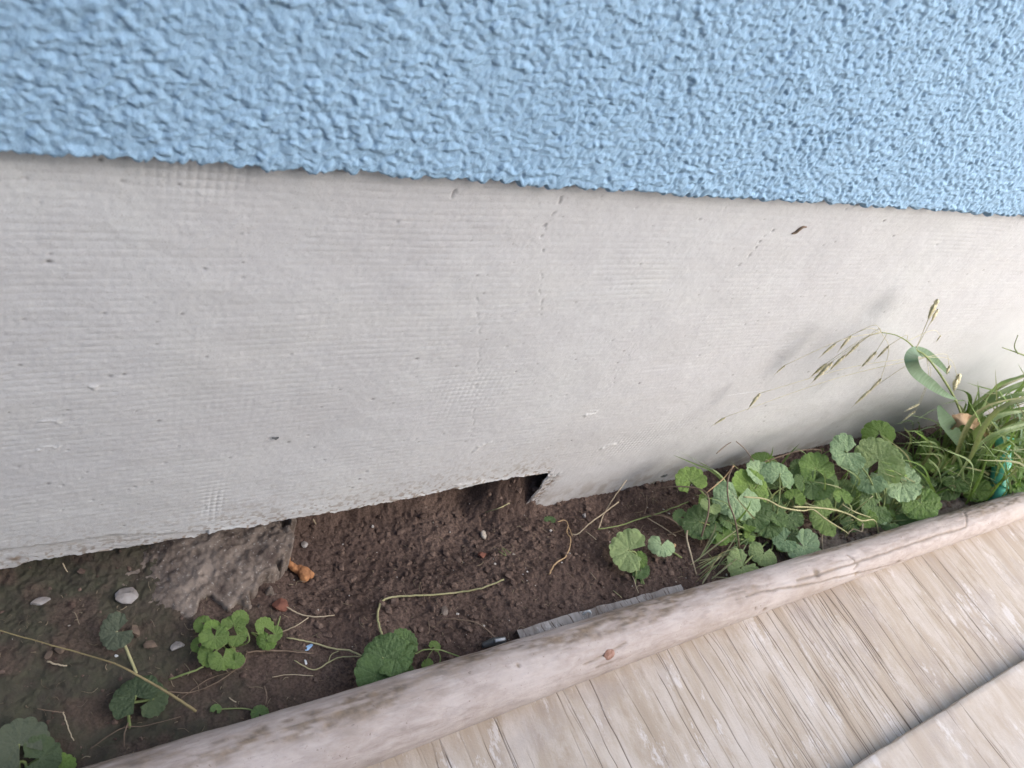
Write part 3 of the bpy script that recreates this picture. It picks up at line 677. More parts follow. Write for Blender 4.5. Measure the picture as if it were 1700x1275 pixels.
lump('pale_stone', 970, 855, 9, M_STONE.m, 'tiny pale pebble near the foot of the plinth, right of the tear', 'pebble', (1, 1, .8), 14)
lump('tan_stone', 455, 1027, 18, M_TSTONE.m, 'pinkish pebble just below the large brick shard', 'pebble', (.8, 1.2, .6), 15)
lump('clod', 1118, 905, 12, M_TAN.m, 'brown scrap of bark at the stem base beside the small heart shaped leaf', 'bark scrap', (1, .8, .5), 16)
bf = lump('paint_flake', 512, 1073, 18, M_FLAKE.m, 'bright blue paint flake lying on the soil', 'paint flake', (1.1, .7, .12), 11, .2)
lump('paint_flake', 193, 1087, 8, M_WHITEP.m, 'tiny white flake on the dark soil below the folded leaf', 'flake', (1, .7, .2), 17)
lump('paint_flake', 508, 1098, 9, M_WHITEP.m, 'small pale chip between the thin stalks left of the dark leaves', 'flake', (.6, 1.2, .2), 18)

# snail shell: a flat spiral
p = on_ground(803, 886, 0.003); R0 = size_px(17, p) / 2
pts = []; rr = []
for k in range(70):
    a = k / 69 * 2.6 * 2 * math.pi; f = k / 69; r = R0 * (0.08 + 0.62 * f); pts.append((r * math.cos(a), r * math.sin(a) * .85, R0 * (0.62 - 0.35 * f))); rr.append(R0 * (0.10 + 0.27 * f))
sh = put('snail_shell', tube_data(pts, rr, 9), M_SHELL.m, None, (0, 0, 0)); sh.location = (p[0], p[1], gz(p[0], p[1])); sh.rotation_euler = (0.5, 0.2, 1.0)
tag(sh, 'small pale coiled snail shell on the bare soil', 'snail shell')

# orange foam: three swollen lobes flowing into one another
lob = [(478, 928, 9), (481, 938, 10), (488, 944, 11), (496, 947, 13), (504, 952, 17), (513, 955, 13), (505, 960, 13)]
V = []; Fc = []; p0 = on_ground(495, 950)
import bmesh
bm = bmesh.new()
for k, (a, b, d) in enumerate(lob):
    p = on_ground(a, b, 0.004); r = size_px(d * 1.25, p) / 2
    q = bmesh.ops.create_icosphere(bm, subdivisions=2, radius=r, matrix=Matrix.Translation(Vector(p - p0 + np.array([0, 0, r * .35]))))
me = bpy.data.meshes.new('foam_lump'); bm.to_mesh(me); bm.free()
fo = obj('foam_lump', me, M_ORANGE.m, None, p0)
rm = fo.modifiers.new('remesh', 'REMESH'); rm.mode = 'VOXEL'; rm.voxel_size = 0.0006; rm.use_smooth_shade = True
sm = fo.modifiers.new('smooth', 'SMOOTH'); sm.iterations = 5; sm.factor = .5
tx = bpy.data.textures.new('foam', 'CLOUDS'); tx.noise_scale = 0.004
dm = fo.modifiers.new('disp', 'DISPLACE'); dm.texture = tx; dm.strength = 0.0022
tag(fo, 'orange lump of hardened builders foam beside the concrete footing', 'foam')

# ------------------------------------------------------------------ ground ivy
def leaf_mesh(seed, lobes=10, sinus=0.5, cup=0.25):
    rg = np.random.default_rng(seed); nr, na = 12, 145
    a = np.linspace(-math.pi + sinus, math.pi - sinus, na); t = np.linspace(0, 1, nr) ** 0.85
    A, T = np.meshgrid(a, t); span = math.pi - sinus
    ph = lobes * A * 0.5 * math.pi / span
    lob = np.abs(np.cos(ph + 0.35 * (vnoise(A * 1.6 + seed, A * 0, seed) - .5))) ** 0.5
    edge = (0.93 + 0.11 * np.sin(A) ** 2 - 0.07 * np.cos(A)) * (0.90 + 0.10 * lob) * (1 + 0.16 * (vnoise(A * 1.1 + seed, A * 0, seed) - .5))
    sinr = 1 - 0.28 * sstep(span - 0.7, span, np.abs(A))
    r = T * (1 + (edge * sinr - 1) * T ** 1.5)
    x = r * np.sin(A); y = r * np.cos(A)
    main = np.array([-2.05, -1.25, -0.6, 0, 0.6, 1.25, 2.05]) * (span / 2.6) + rg.normal(size=7) * .05
    dv = np.min(np.abs(A[..., None] - main), -1) * (T + .02)
    vein = np.exp(-(dv / 0.024) ** 2) * (1 - 0.75 * T)
    side = np.abs(((T * 3.4 - 0.9 * dv / (T + .05) * 1.2 + rg.random()) % 1) - .5) * 2
    vein = np.maximum(vein, 0.40 * np.exp(-(side / 0.16) ** 2) * sstep(.2, .4, T) * (1 - T * .5))
    z = cup * r ** 2 * (0.65 + 0.5 * np.sin(A + seed)) + 0.028 * T * (1 - 1.6 * np.exp(-(dv / 0.07) ** 2)) - 0.012 * np.exp(-(side / .3) ** 2) * T
    z += 0.16 * (fbm(x * 1.7 + seed, y * 1.7, seed, 2) - .5) * T + 0.05 * (fbm(x * 6 + seed, y * 6, seed + 4, 2) - .5)
    z += 0.035 * T ** 4 * np.cos(ph * 1.0 + seed) - 0.12 * np.abs(x) * rg.uniform(-.6, 1) - 0.10 * T ** 4 * (0.3 + vnoise(A * 1.5, A * 0, seed + 8))
    return grid_mesh('leaf', np.stack([x, y, z], -1), attrs={'vein': vein})
LEAVES = [leaf_mesh(s, lb, sn, cp) for s, lb, sn, cp in ((1, 12, .45, .22), (2, 10, .55, .10), (3, 12, .35, .32), (4, 10, .5, -.15), (5, 14, .4, .18), (6, 8, .6, .05))]
MATLEAF = {}
def leaf_variant(k, mat):
    if (k, mat.m.name) not in MATLEAF:
        me = LEAVES[k].copy(); me.materials.append(mat.m); MATLEAF[(k, mat.m.name)] = me
    return MATLEAF[(k, mat.m.name)]
nleaf = [0]
def ivy(name, base_px, leaves, label, cat='plant', group=None, stalk=M_GSTALK, rs=0.0009):
    b = on_ground(*base_px); b[2] = gz(b[0], b[1])
    root = empty(name, b, label, cat, group)
    for (px, py, d, z, ang, mat, up) in leaves:
        nleaf[0] += 1; k = nleaf[0]
        c = at_z(px, py, z); R = size_px(d, c) * 0.585
        tc = CAM - c; tc /= np.linalg.norm(tc)
        n = np.array([0, 0, 1.0]) * up + tc * (1 - up) + RNG.normal(size=3) * 0.14; n /= np.linalg.norm(n)
        a = math.radians(ang); t = np.array(right) * math.cos(a) + np.array(-down) * math.sin(a)
        t = t - n * t.dot(n); t /= np.linalg.norm(t); s = np.cross(t, n)
        att = c - t * R * 0.12
        o = obj('leaf', leaf_variant(k % 6, mat), None, root)
        mm = Matrix.Identity(4)
        mm.col[0][:3] = s * R; mm.col[1][:3] = t * R; mm.col[2][:3] = n * R; mm.col[3][:3] = att - b
        o.matrix_local = mm
        bb = b + np.array([RNG.normal() * .004, RNG.normal() * .004, -0.002])
        mid = (bb * 0.45 + att * 0.55) + np.array([RNG.normal() * .006, RNG.normal() * .006, 0.25 * (att[2] - bb[2]) - .002])
        put('petiole', tube_data(spline([bb, mid, att - n * .0015, att], 6), [rs * 1.3, rs], 6), stalk.m, root)
    return root
def Z4(x, y): return 1080 + x * 0.3647, 660 + y * 0.3647
def L(zx, zy, d, z, ang, mat, up=.55): 
    x, y = Z4(zx, zy); return (x, y, d * 0.3647, z, ang, mat, up)
ivy('ground_ivy', Z4(330, 620), [L(180, 372, 130, .045, 100, L_GREEN), L(455, 395, 150, .048, 60, L_GREEN), L(395, 470, 190, .052, 250, L_BLUE, .4), L(215, 560, 150, .030, 150, L_DARK), L(300, 625, 95, .024, 200, L_GREEN), L(130, 545, 70, .02, 170, L_DARK), L(470, 540, 150, .034, 300, L_DARK), L(270, 500, 80, .05, 240, L_PALE, .9)],
    'leafy ground ivy clump at the left end of the green growth, nearest the bare soil', group='ground ivy along the wall')
ivy('ground_ivy', Z4(560, 640), [L(590, 345, 135, .062, 70, L_BLUE, .6), L(480, 335, 120, .055, 130, L_BLUE, .8), L(620, 545, 130, .030, 250, L_DARK), L(535, 585, 120, .026, 280, L_DARK), L(605, 650, 110, .026, 200, L_BLUE), L(705, 685, 140, .026, 310, L_BLUE, .6), L(515, 715, 120, .022, 240, L_PALE, .7), L(410, 775, 135, .022, 220, L_PALE, .7), L(690, 380, 90, .05, 120, L_DARK), L(640, 620, 90, .018, 30, L_DARK)],
    'ground ivy clump with pale bluish leaves reaching down to the pole, beside the straw tangle', group='ground ivy along the wall')
ivy('ground_ivy', Z4(820, 560), [L(750, 315, 150, .060, 100, L_GREEN), L(725, 395, 160, .050, 230, L_DARK), L(800, 400, 120, .045, 300, L_DARK), L(870, 445, 78, .050, 80, L_GREEN), L(785, 548, 140, .036, 180, L_LIME, .75), L(660, 450, 80, .045, 60, L_GREEN), L(900, 560, 100, .02, 200, L_DARK)],
    'middle ground ivy clump with one flat bright green leaf low in front', group='ground ivy along the wall')
ivy('ground_ivy', Z4(1060, 560), [L(885, 255, 145, .085, 200, L_BLUE, .4), L(1045, 152, 120, .085, 80, L_GREEN, .5), L(1045, 275, 195, .082, 60, L_PALE, .45), L(985, 375, 135, .06, 230, L_BLUE), L(1155, 395, 165, .058, 320, L_BLUE, .6), L(1235, 490, 155, .048, 290, L_GREEN), L(1010, 500, 130, .036, 200, L_DARK), L(1085, 575, 85, .028, 210, L_DARK), L(1150, 270, 90, .06, 30, L_DARK), L(1180, 560, 90, .03, 280, L_DARK)],
    'tallest ground ivy clump with a large round pale leaf against the plinth', group='ground ivy along the wall')
def filler(n, x0, x1, y0, y1, mats, d=(50, 110), z=(.012, .035)):
    return [L(RNG.uniform(x0, x1), RNG.uniform(y0, y1), RNG.uniform(*d), RNG.uniform(*z), RNG.uniform(0, 360), mats[k % len(mats)], RNG.uniform(.5, .85)) for k in range(n)]
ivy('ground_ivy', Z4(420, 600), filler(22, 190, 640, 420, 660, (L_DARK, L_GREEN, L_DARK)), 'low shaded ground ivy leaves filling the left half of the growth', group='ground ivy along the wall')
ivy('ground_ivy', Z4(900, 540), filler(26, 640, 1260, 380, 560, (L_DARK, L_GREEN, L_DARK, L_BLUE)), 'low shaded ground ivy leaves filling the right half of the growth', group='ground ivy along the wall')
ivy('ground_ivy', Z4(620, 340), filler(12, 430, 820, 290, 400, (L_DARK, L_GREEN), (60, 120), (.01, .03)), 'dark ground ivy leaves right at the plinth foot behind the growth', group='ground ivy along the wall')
ivy('ground_ivy', (1062, 970), [(1040, 913, 62, .020, 165, L_PALE, .35), (1064, 928, 24, .014, 20, L_GREEN, .6), (1066, 950, 26, .009, 300, L_DARK, .8)], 'solitary ground ivy seedling with one big scalloped leaf on the bare soil', group=None)
ivy('ground_ivy', (1125, 915), [(1098, 907, 38, .020, 250, L_BLUE, .6)], 'single small heart shaped leaf between the solitary seedling and the leafy clump')
ivy('ground_ivy', (650, 1112), [(672, 1064, 42, .030, 60, L_DARK, .5), (632, 1090, 70, .034, 140, L_DARK, .55), (660, 1092, 58, .036, 330, L_DARK, .5), (622, 1125, 66, .030, 230, L_DARK, .6), (668, 1128, 40, .024, 300, L_DARK, .6)],
    'dark glossy leaved ground ivy tucked against the pole below the hooked runner')
ivy('seedling_cluster', (385, 1075), [(334, 1033, 26, .016, 150, L_LIME, .6), (357, 1060, 40, .024, 280, L_LIME, .5), (388, 1035, 34, .020, 80, L_LIME, .6), (400, 1024, 24, .020, 60, L_LIME, .6), (396, 1056, 30, .018, 330, L_LIME, .6), (345, 1090, 34, .016, 220, L_LIME, .6), (371, 1094, 40, .018, 270, L_LIME, .6), (392, 1099, 26, .016, 300, L_LIME, .6), (325, 1070, 20, .012, 170, L_LIME, .7), (350, 1040, 24, .018, 120, L_GREEN, .6)],
    'bright lime green cluster of small seedlings on the soil at the left', 'seedlings', rs=0.0006)
ivy('seedling_cluster', (455, 1060), [(438, 1038, 30, .016, 100, L_LIME, .6), (458, 1054, 24, .012, 340, L_LIME, .6), (440, 1065, 28, .010, 230, L_GREEN, .7)], 'three leaved green seedling right of the lime green cluster', 'seedlings', rs=0.0005)
ivy('wilting_leaf', (237, 1115), [(190, 1051, 52, .020, 215, L_DULL2, .95)], 'folded grey green leaf drooping on a bent pale stalk at the left', 'leaf', stalk=M_STALK, rs=0.0009)
ivy('ground_ivy', (215, 1195), [(222, 1153, 66, .016, 120, L_DULL, .75), (256, 1160, 48, .012, 20, L_DULL, .85)], 'broad dark green leaf lying under the long runner at the bottom left')
ivy('ground_ivy', (40, 1290), [(28, 1233, 78, .020, 130, L_DULL2, .6), (72, 1258, 60, .014, 30, L_DULL, .7), (8, 1272, 50, .012, 200, L_LIME, .7), (100, 1280, 46, .01, 330, L_GREEN, .8)], 'ground ivy leaves in the bottom left corner beside the pole')
ivy('seedling', (915, 872), [(913, 862, 16, .006, 80, L_DARK, .7)], 'tiny dark leaf below the torn corner of the plinth', 'seedling', rs=.0004)
ivy('seedling', (716, 1108), [(709, 1106, 22, .008, 180, L_LIME, .7), (722, 1072, 18, .010, 60, L_LIME, .7)], 'little green shoot beside the pole right of the dark leaves', 'seedling', rs=.0005)
ivy('seedling', (440, 1190), [(430, 1182, 24, .008, 100, L_DARK, .7), (360, 1176, 16, .006, 60, L_DARK, .7)], 'small dim green shoot against the pole at the lower left', 'seedling', rs=.0005)

# ------------------------------------------------------------------ stalks, roots and straws lying about
def stalk(pts, r, mat, label, cat='stalk', name='dry_stalk', lift=0.003, ends=None):
    """pts are (px, py) or (px, py, lift); r is a list of pixel widths."""
    P = []
    for q in pts:
        P.append(on_ground(q[0], q[1], q[2] if len(q) > 2 else lift))
    rr = [size_px(w_, P[0]) * .41 for w_ in (r if isinstance(r, (list, tuple)) else [r])]
    P2 = spline(P, 7); 
    P2 = [p + np.array([RNG.normal(), RNG.normal(), RNG.normal()]) * rr[0] * .25 for p in P2]
    o = put(name, tube_data(P2, rr if len(rr) > 1 else [rr[0], rr[0] * .9, rr[0] * .6], 7), mat.m, None, P[0] - np.array([0, 0, .002]))
    return tag(o, label, cat)
stalk([(836, 962, .012), (800, 976, .008), (755, 984), (690, 989), (652, 991), (633, 1000), (627, 1022), (630, 1042), (637, 1060)], [3.2, 4, 4.6], M_STALK, 'pale green runner bent like a hook, rising from the dark leaves', 'runner', 'runner')
stalk([(912, 953), (922, 936), (938, 925), (946, 908), (947, 893), (941, 884), (944, 876), (950, 889)], [3.2, 2.6, 2], M_TAN, 'curly tan root on the soil below the torn plinth corner', 'root', 'root')
stalk([(926, 866), (938, 864), (943, 872), (941, 884)], [2.4, 2], M_TAN, 'short pale root tip above the curly tan root', 'root', 'root')
stalk([(1040, 797, .05), (1020, 825, .035), (1002, 855, .01), (994, 878)], [1.8, 2.2, 2.4], M_STRAW, 'upper one of two crossed straws leaning by the foot of the plinth', 'straw', 'straw')
stalk([(1027, 833, .03), (1005, 850, .02), (980, 868, .01), (960, 886), (948, 887)], [2.6, 2.4, 1.6], M_STRAW, 'lower thicker one of two crossed straws leaning by the foot of the plinth', 'straw', 'straw')
stalk([(993, 879), (1030, 872, .008), (1060, 862, .012), (1100, 850, .02), (1143, 833, .03)], [2.4, 2.6, 2.2], M_GSTALK, 'straight greenish stem running from the crossed straws into the ivy')
stalk([(1063, 858), (1090, 853, .012), (1120, 862, .012), (1135, 878), (1108, 888)], [2.2, 2.6, 2.4], M_BROWN, 'thin brown stem arching on the soil left of the ivy', 'stem', 'withered_twig')
stalk([(1073, 822, .015), (1074, 838, .012), (1070, 853, .008)], [1.8, 1.6], M_BROWN, 'short upright brown stem by the plinth left of the ivy', 'stem', 'withered_twig')
stalk([(1075, 860, .008), (1100, 875), (1122, 890)], [2, 2.2], M_STRAW, 'thin straw slanting down right toward the ivy base', 'straw', 'straw')
stalk([(973, 882), (990, 896)], [1.8, 1.4], M_STRAW, 'short straw fragment left of the solitary seedling', 'straw', 'straw')
stalk([(-40, 1034, .034), (0, 1047, .034), (60, 1064, .034), (110, 1078, .034), (190, 1102, .034), (240, 1128, .034), (290, 1157, .03), (325, 1181, .02)], [2.2, 2.6, 3.2, 5.5, 6.5], M_RUN, 'long tan runner turning greenish, slanting across the bottom left soil', 'runner', 'runner')
stalk([(475, 1007), (497, 1019), (525, 1024), (556, 1021)], [2.6, 2.8, 2], M_STRAW, 'pale straw right of the red brick shard', 'straw', 'straw')
stalk([(466, 1050), (493, 1038, .006), (512, 1025, .006)], [2.4, 2.2], M_STRAW, 'forked straw leaning up right from the small seedling', 'straw', 'straw')
stalk([(476, 1059), (515, 1066), (555, 1077, .006), (580, 1080, .01), (605, 1092, .02)], [2.8, 3.4, 4], M_STALK, 'pale stalk lying left from the dark leaved ivy', 'stalk', 'runner')
stalk([(488, 1096), (520, 1112), (545, 1100), (565, 1091), (600, 1090, .01)], [2.2, 2.6, 2.6], M_STALK, 'wavy thin stalk below the pale stalk of the dark leaved ivy', 'stalk', 'runner')
stalk([(545, 1100), (550, 1087), (562, 1081)], [1.8, 1.6], M_STALK, 'small curl of stalk above the wavy thin one')
stalk([(408, 1083), (450, 1080), (500, 1083), (520, 1085)], [4, 3.6, 2.4], M_BROWN, 'straight brown twig beside the seedlings', 'twig', 'twig')
stalk([(452, 1124), (480, 1120), (520, 1122)], [1.8, 1.6], M_STRAW, 'thin horizontal straw left of the dark leaves by the pole', 'straw', 'straw')
stalk([(726, 1036), (738, 1028, .006), (765, 1029, .01), (795, 1036, .012), (824, 1060, .01)], [2, 2.4, 3.6], M_BROWN, 'arched brown stem ending green at the pole beside the plywood offcut', 'stem', 'withered_twig')
stalk([(688, 1086, .02), (705, 1079, .02), (730, 1079, .018), (770, 1093, .012)], [2.6, 3], M_GSTALK, 'short green runner from the dark leaves to the pole', 'runner', 'runner')
stalk([(704, 1108), (712, 1088, .006), (724, 1072, .01)], [1.6, 1.4], M_GSTALK, 'hairlike green shoot beside the dark leaved ivy')
stalk([(697, 967), (702, 985), (706, 998)], [1.8, 1.4], M_BROWN, 'short brown fibre crossing the hooked runner', 'fibre', 'fibre')
stalk([(711, 1030), (713, 1045), (710, 1052)], [2, 1.6], M_BROWN, 'short upright fibre below the hooked runner', 'fibre', 'fibre')
stalk([(806, 850), (830, 843), (846, 835)], [2, 1.8], M_STALK, 'short straw below the plinth edge near the snail shell', 'straw', 'straw')
stalk([(520, 862), (524, 870)], [3, 2], M_STRAW, 'pale straw end poking out below the plinth edge', 'straw', 'straw')
stalk([(104, 935, .01), (112, 950)], [2.6, 1.8], M_STRAW, 'thin straw hanging below the left end of the plinth', 'straw', 'straw')
stalk([(78, 1098), (95, 1103), (110, 1106)], [4, 3], M_STRAW, 'pale straw piece under the long tan runner', 'straw', 'straw')
stalk([(280, 1128, .006), (310, 1118, .01), (338, 1107, .012)], [4, 4.5, 4], M_GSTALK, 'blurred green stalk leading to the lime green cluster', 'stalk', 'runner')
stalk([(255, 1145), (310, 1150), (350, 1138), (380, 1120), (405, 1100)], [2, 2.4, 2], M_BROWN, 'thin brown stem curving under the lime green cluster', 'stem', 'withered_twig')
stalk([(300, 1160), (345, 1128), (400, 1108), (410, 1080)], [1.8, 2, 1.8], M_BROWN, 'second thin brown stem curving just above the other one', 'stem', 'withered_twig')
stalk([(439, 1139), (443, 1155), (441, 1170)], [2.4, 2], M_BROWN, 'short upright brown fibre near the pole at the lower left', 'fibre', 'fibre')
stalk([(380, 1158), (392, 1166)], [2.4, 2], M_STRAW, 'tiny straw bit near the pole below the seedlings', 'straw', 'straw')
stalk([(218, 1190), (207, 1215), (206, 1240)], [3, 3, 2.4], M_BROWN, 'upright brown stem under the broad dark leaf', 'stem', 'withered_twig')
stalk([(105, 1182), (112, 1205), (122, 1230)], [2.6, 2], M_STRAW, 'thin straw standing at the bottom left', 'straw', 'straw')
stalk([(62, 1177), (95, 1182), (107, 1183)], [1.8, 1.8], M_BROWN, 'thin brown fibre lying at the bottom left', 'fibre', 'fibre')
stalk([(150, 1243), (200, 1210), (240, 1205), (300, 1190)], [2.2, 1.8], M_BROWN, 'long faint brown stem along the pole at the bottom left', 'stem', 'withered_twig')
stalk([(1050, 690 + 266, .006), (1060, 985)], [1.6, 1.4], M_STRAW, 'straw splinter above the grey plywood offcut', 'straw', 'straw')
stalk([(1018, 980), (1032, 992)], [1.8, 1.4], M_STALK, 'thin straw end by the back edge of the grey offcut', 'straw', 'straw')
stalk([(828, 915), (840, 922), (834, 910), (848, 918)], [1.6, 1.4], M_GSTALK, 'tiny green sprig on the soil below the snail shell', 'sprig', 'sprig')

# runners trailing over the ivy
def over(pts, r, mat, label, cat='runner', name='runner'):
    P = [at_z(*Z4(a, b), z) for a, b, z in pts]; rr = [size_px(w_, P[0]) / 2 for w_ in r]
    return tag(put(name, tube_data(spline(P, 7), rr, 7), mat.m, None, P[-1]), label, cat)
over([(425, 452, .075), (520, 462, .074), (600, 500, .068), (690, 515, .060), (740, 510, .056), (800, 555, .05), (890, 612, .035), (895, 630, .02)], [3.0, 2.6, 2.4], M_STALK, 'pale forked runner trailing over the middle of the ivy')
over([(650, 497, .066), (740, 500, .063), (830, 510, .06), (900, 530, .055), (960, 560, .05), (1020, 560, .04), (1040, 630, .02)], [3.2, 2.8, 2.2], M_STALK, 'straight pale runner right of the forked one over the ivy')
over([(870, 485, .055), (930, 520, .055), (1000, 545, .045)], [2.4, 1.8], M_STALK, 'short pale stem tip crossing the straight runner', 'stem', 'withered_twig')
over([(48, 410, .03), (130, 405, .045), (220, 415, .058), (262, 450, .06), (262, 530, .05), (235, 620, .03), (225, 675, .01)], [2.0, 2.6, 3.0], M_BROWN, 'pinkish brown stem looping down the left end of the ivy', 'stem', 'withered_twig')
over([(375, 310, .075), (352, 380, .072), (355, 470, .066), (385, 560, .05), (405, 685, .02)], [2.0, 2.6, 2.6], M_BROWN, 'dark brown stem hanging down in front of the bluish leaves', 'stem', 'withered_twig')
over([(380, 310, .075), (330, 370, .07), (265, 425, .062), (250, 440, .05)], [1.8, 2.2], M_TAN, 'tan stem arching from the ivy top down to the left', 'stem', 'withered_twig')
over([(170, 590, .02), (165, 640, .025), (185, 720, .02), (210, 810, .008)], [2.6, 2.8, 2.0], M_STRAW, 'bowed straw at the left foot of the ivy', 'straw', 'straw')
over([(0, 535, .012), (60, 540, .02), (110, 565, .02), (140, 600, .015)], [2, 2.4], M_BROWN, 'brown stem leading into the left foot of the ivy', 'stem', 'withered_twig')
over([(300, 255, .05), (340, 220, .055), (368, 203, .06)], [1.6, 1.2], M_BROWN, 'short dark twig leaning on the plinth above the ivy left end', 'twig', 'twig')
over([(390, 200, .08), (430, 235, .07), (470, 290, .06)], [1.6, 1.4], M_BROWN, 'fine twig slanting right against the plinth above the ivy', 'twig', 'twig')
over([(500, 300, .04), (600, 265, .05), (690, 240, .05), (770, 238, .05), (775, 255, .045)], [2, 2], M_BROWN, 'bent dark stem at the plinth foot behind the middle ivy', 'stem', 'withered_twig')
over([(790, 590, .02), (780, 640, .015), (785, 700, .008)], [2.2, 2], M_STRAW, 'short straw hanging onto the pole between the ivy clumps', 'straw', 'straw')
over([(965, 575, .03), (960, 610, .028), (920, 600, .024), (885, 635, .018)], [3.0, 2.4], M_STRAW, 'whitish curled stem above the pole below the tall ivy', 'stem', 'withered_twig')

# ------------------------------------------------------------------ grasses
def tuft(name, base, blades, label, cat='grass tuft', mats=(L_GRASS,)):
    root = empty(name, base, label, cat)
    for k, (pts, wd) in enumerate(blades):
        nrm = CAM - np.asarray(pts[len(pts) // 2]); nrm = nrm / np.linalg.norm(nrm) + RNG.normal(size=3) * .5
        put('blade', ribbon_data(spline(pts, 6), wd, nrm), mats[k % len(mats)].m, root)
    return root
def fan(base, n, length, spread, lean, wd, rise=.6):
    out = []
    for k in range(n):
        a = RNG.uniform(0, 2 * math.pi); l = length * RNG.uniform(.55, 1.1)
        dirn = np.array([math.cos(a) * spread + lean[0], math.sin(a) * spread * .6 + lean[1], 0]); 
        b = base + np.array([RNG.normal() * .008, RNG.normal() * .006, -.002])
        mid = b + dirn * l * .4 + np.array([0, 0, l * rise * RNG.uniform(.6, 1.1)]); tip = b + dirn * l * RNG.uniform(.8, 1.1) + np.array([0, 0, l * rise * RNG.uniform(.1, .9)])
        if mid[1] > -.006: mid[1] = -.006 - RNG.random() * .01
        if tip[1] > -.004: tip[1] = -.004 - RNG.random() * .01
        out.append(([b, mid, tip], wd * RNG.uniform(.7, 1.2)))
    return out
# paired blades sticking out to the left of the ivy
b = on_ground(*Z4(400, 470))
tuft('grass_tuft', b, [([b, at_z(*Z4(320, 355), .065), at_z(*Z4(215, 290), .075), at_z(*Z4(102, 232), .08)], .0030), ([b, at_z(*Z4(300, 350), .062), at_z(*Z4(200, 302), .07), at_z(*Z4(104, 262), .072)], .0030)], 'pair of straight grass blades poking left out of the ivy across the plinth', 'grass')
# straw tangle at the ivy's foot
b = on_ground(*Z4(300, 740)); bl = []
for k in range(26):
    c0 = at_z(*Z4(RNG.uniform(170, 380), RNG.uniform(700, 860)), .006); a = RNG.normal() * .5 + .2; l = RNG.uniform(.03, .085)
    dv = np.array([math.cos(a), math.sin(a) * .7, 0]); mid = c0 + dv * l * .5 + np.array([0, 0, RNG.uniform(.006, .03)])
    e = c0 + dv * l + np.array([RNG.normal() * .008, RNG.normal() * .008, RNG.uniform(0, .02)])
    bl.append(([c0, mid, e], RNG.uniform(.0011, .0022)))
L_STRAW = leafmat('straw_blade', (0.20, 0.22, 0.10), (0.36, 0.34, 0.20), (0.4, 0.4, 0.25), .25)
tuft('straw_tangle', b, bl, 'tangle of thin yellow green grass straws at the foot of the ivy by the pole', 'straw tangle', (L_STRAW, L_GRASS, L_STRAW))
for k, (zx, zy, n, ln, wd, lab) in enumerate([(560, 520, 14, .075, .0020, 'thin grass blades mixed into the ivy below the bluish pair of leaves'), (850, 600, 16, .08, .0020, 'thin grass blades growing through the middle ivy clump'), (1130, 500, 16, .085, .0022, 'fine grass blades between the tall ivy clump and the taller grass'), (720, 290, 10, .05, .0018, 'dark fine grass at the plinth foot behind the ivy')]):
    b = on_ground(*Z4(zx, zy)); tuft('grass_tuft', b, fan(b, n, ln, .55, (.25, .1), wd, .55), lab, 'grass tuft', (L_GRASS, L_STRAW))

# the tall grass at the right edge
def at_wall(px, py, y): return at_y(px, py, y)
b = on_ground(1600, 775); bl = []
for (pts, wd) in [
    ([(1590, 745, -.05), (1600, 705, -.05), (1640, 665, -.05), (1700, 635, -.05), (1760, 620, -.06)], .010),
    ([(1585, 740, -.06), (1592, 712, -.06), (1630, 680, -.06), (1690, 655, -.07), (1750, 645, -.08)], .011),
    ([(1595, 750, -.04), (1605, 700, -.04), (1650, 650, -.04), (1715, 620, -.04)], .007),
    ([(1580, 742, -.05), (1600, 715, -.06), (1650, 690, -.07), (1720, 672, -.09)], .012),
    ([(1600, 760, -.07), (1620, 720, -.08), (1660, 690, -.08), (1720, 680, -.09)], .010),
    ([(1640, 770, -.06), (1650, 730, -.07), (1680, 700, -.08), (1730, 690, -.09)], .008),
    ([(1570, 740, -.03), (1600, 690, -.03), (1660, 640, -.03), (1730, 610, -.03)], .006),
    ([(1620, 790, -.10), (1650, 750, -.10), (1700, 728, -.11), (1750, 720, -.11)], .008),
    ([(1640, 800, -.11), (1675, 770, -.11), (1720, 755, -.12)], .007),
    ([(1610, 755, -.05), (1640, 715, -.05), (1690, 695, -.05), (1750, 690, -.05)], .008)]:
    bl.append(([at_wall(*q) for q in pts], wd))
for k in range(26):
    q0 = (RNG.uniform(1570, 1690), RNG.uniform(735, 800)); q1 = (RNG.uniform(1700, 1790), RNG.uniform(612, 770)); yy = RNG.uniform(-.12, -.03)
    qm = (q0[0] * .6 + q1[0] * .4 - RNG.uniform(0, 25), q0[1] * .45 + q1[1] * .55 - RNG.uniform(5, 30))
    bl.append(([at_wall(*q0, yy), at_wall(*qm, yy), at_wall(*q1, yy - .01)], RNG.uniform(.004, .010)))
tuft('tall_grass', b, bl, 'broad arching grass blades sweeping out of the right edge by the plinth', 'grass', (L_GRASS, L_GRASS, L_STRAW))
for (px, py, n, ln, wd, lab) in [(1560, 775, 26, .12, .0030, 'dense grass tuft right of the tall ivy clump at the plinth foot'), (1610, 800, 28, .12, .0032, 'dense grass tuft left of the turquoise tube'), (1690, 790, 28, .13, .0032, 'dense grass tuft behind the turquoise tube at the right edge'), (1540, 820, 16, .08, .0026, 'low grass tuft above the pole below the tall ivy clump')]:
    b = on_ground(px, py); tuft('grass_tuft', b, fan(b, n, ln, .6, (.3, .05), wd, .6), lab, 'grass tuft', (L_GRASS, L_GREEN, L_STRAW, L_DARK))
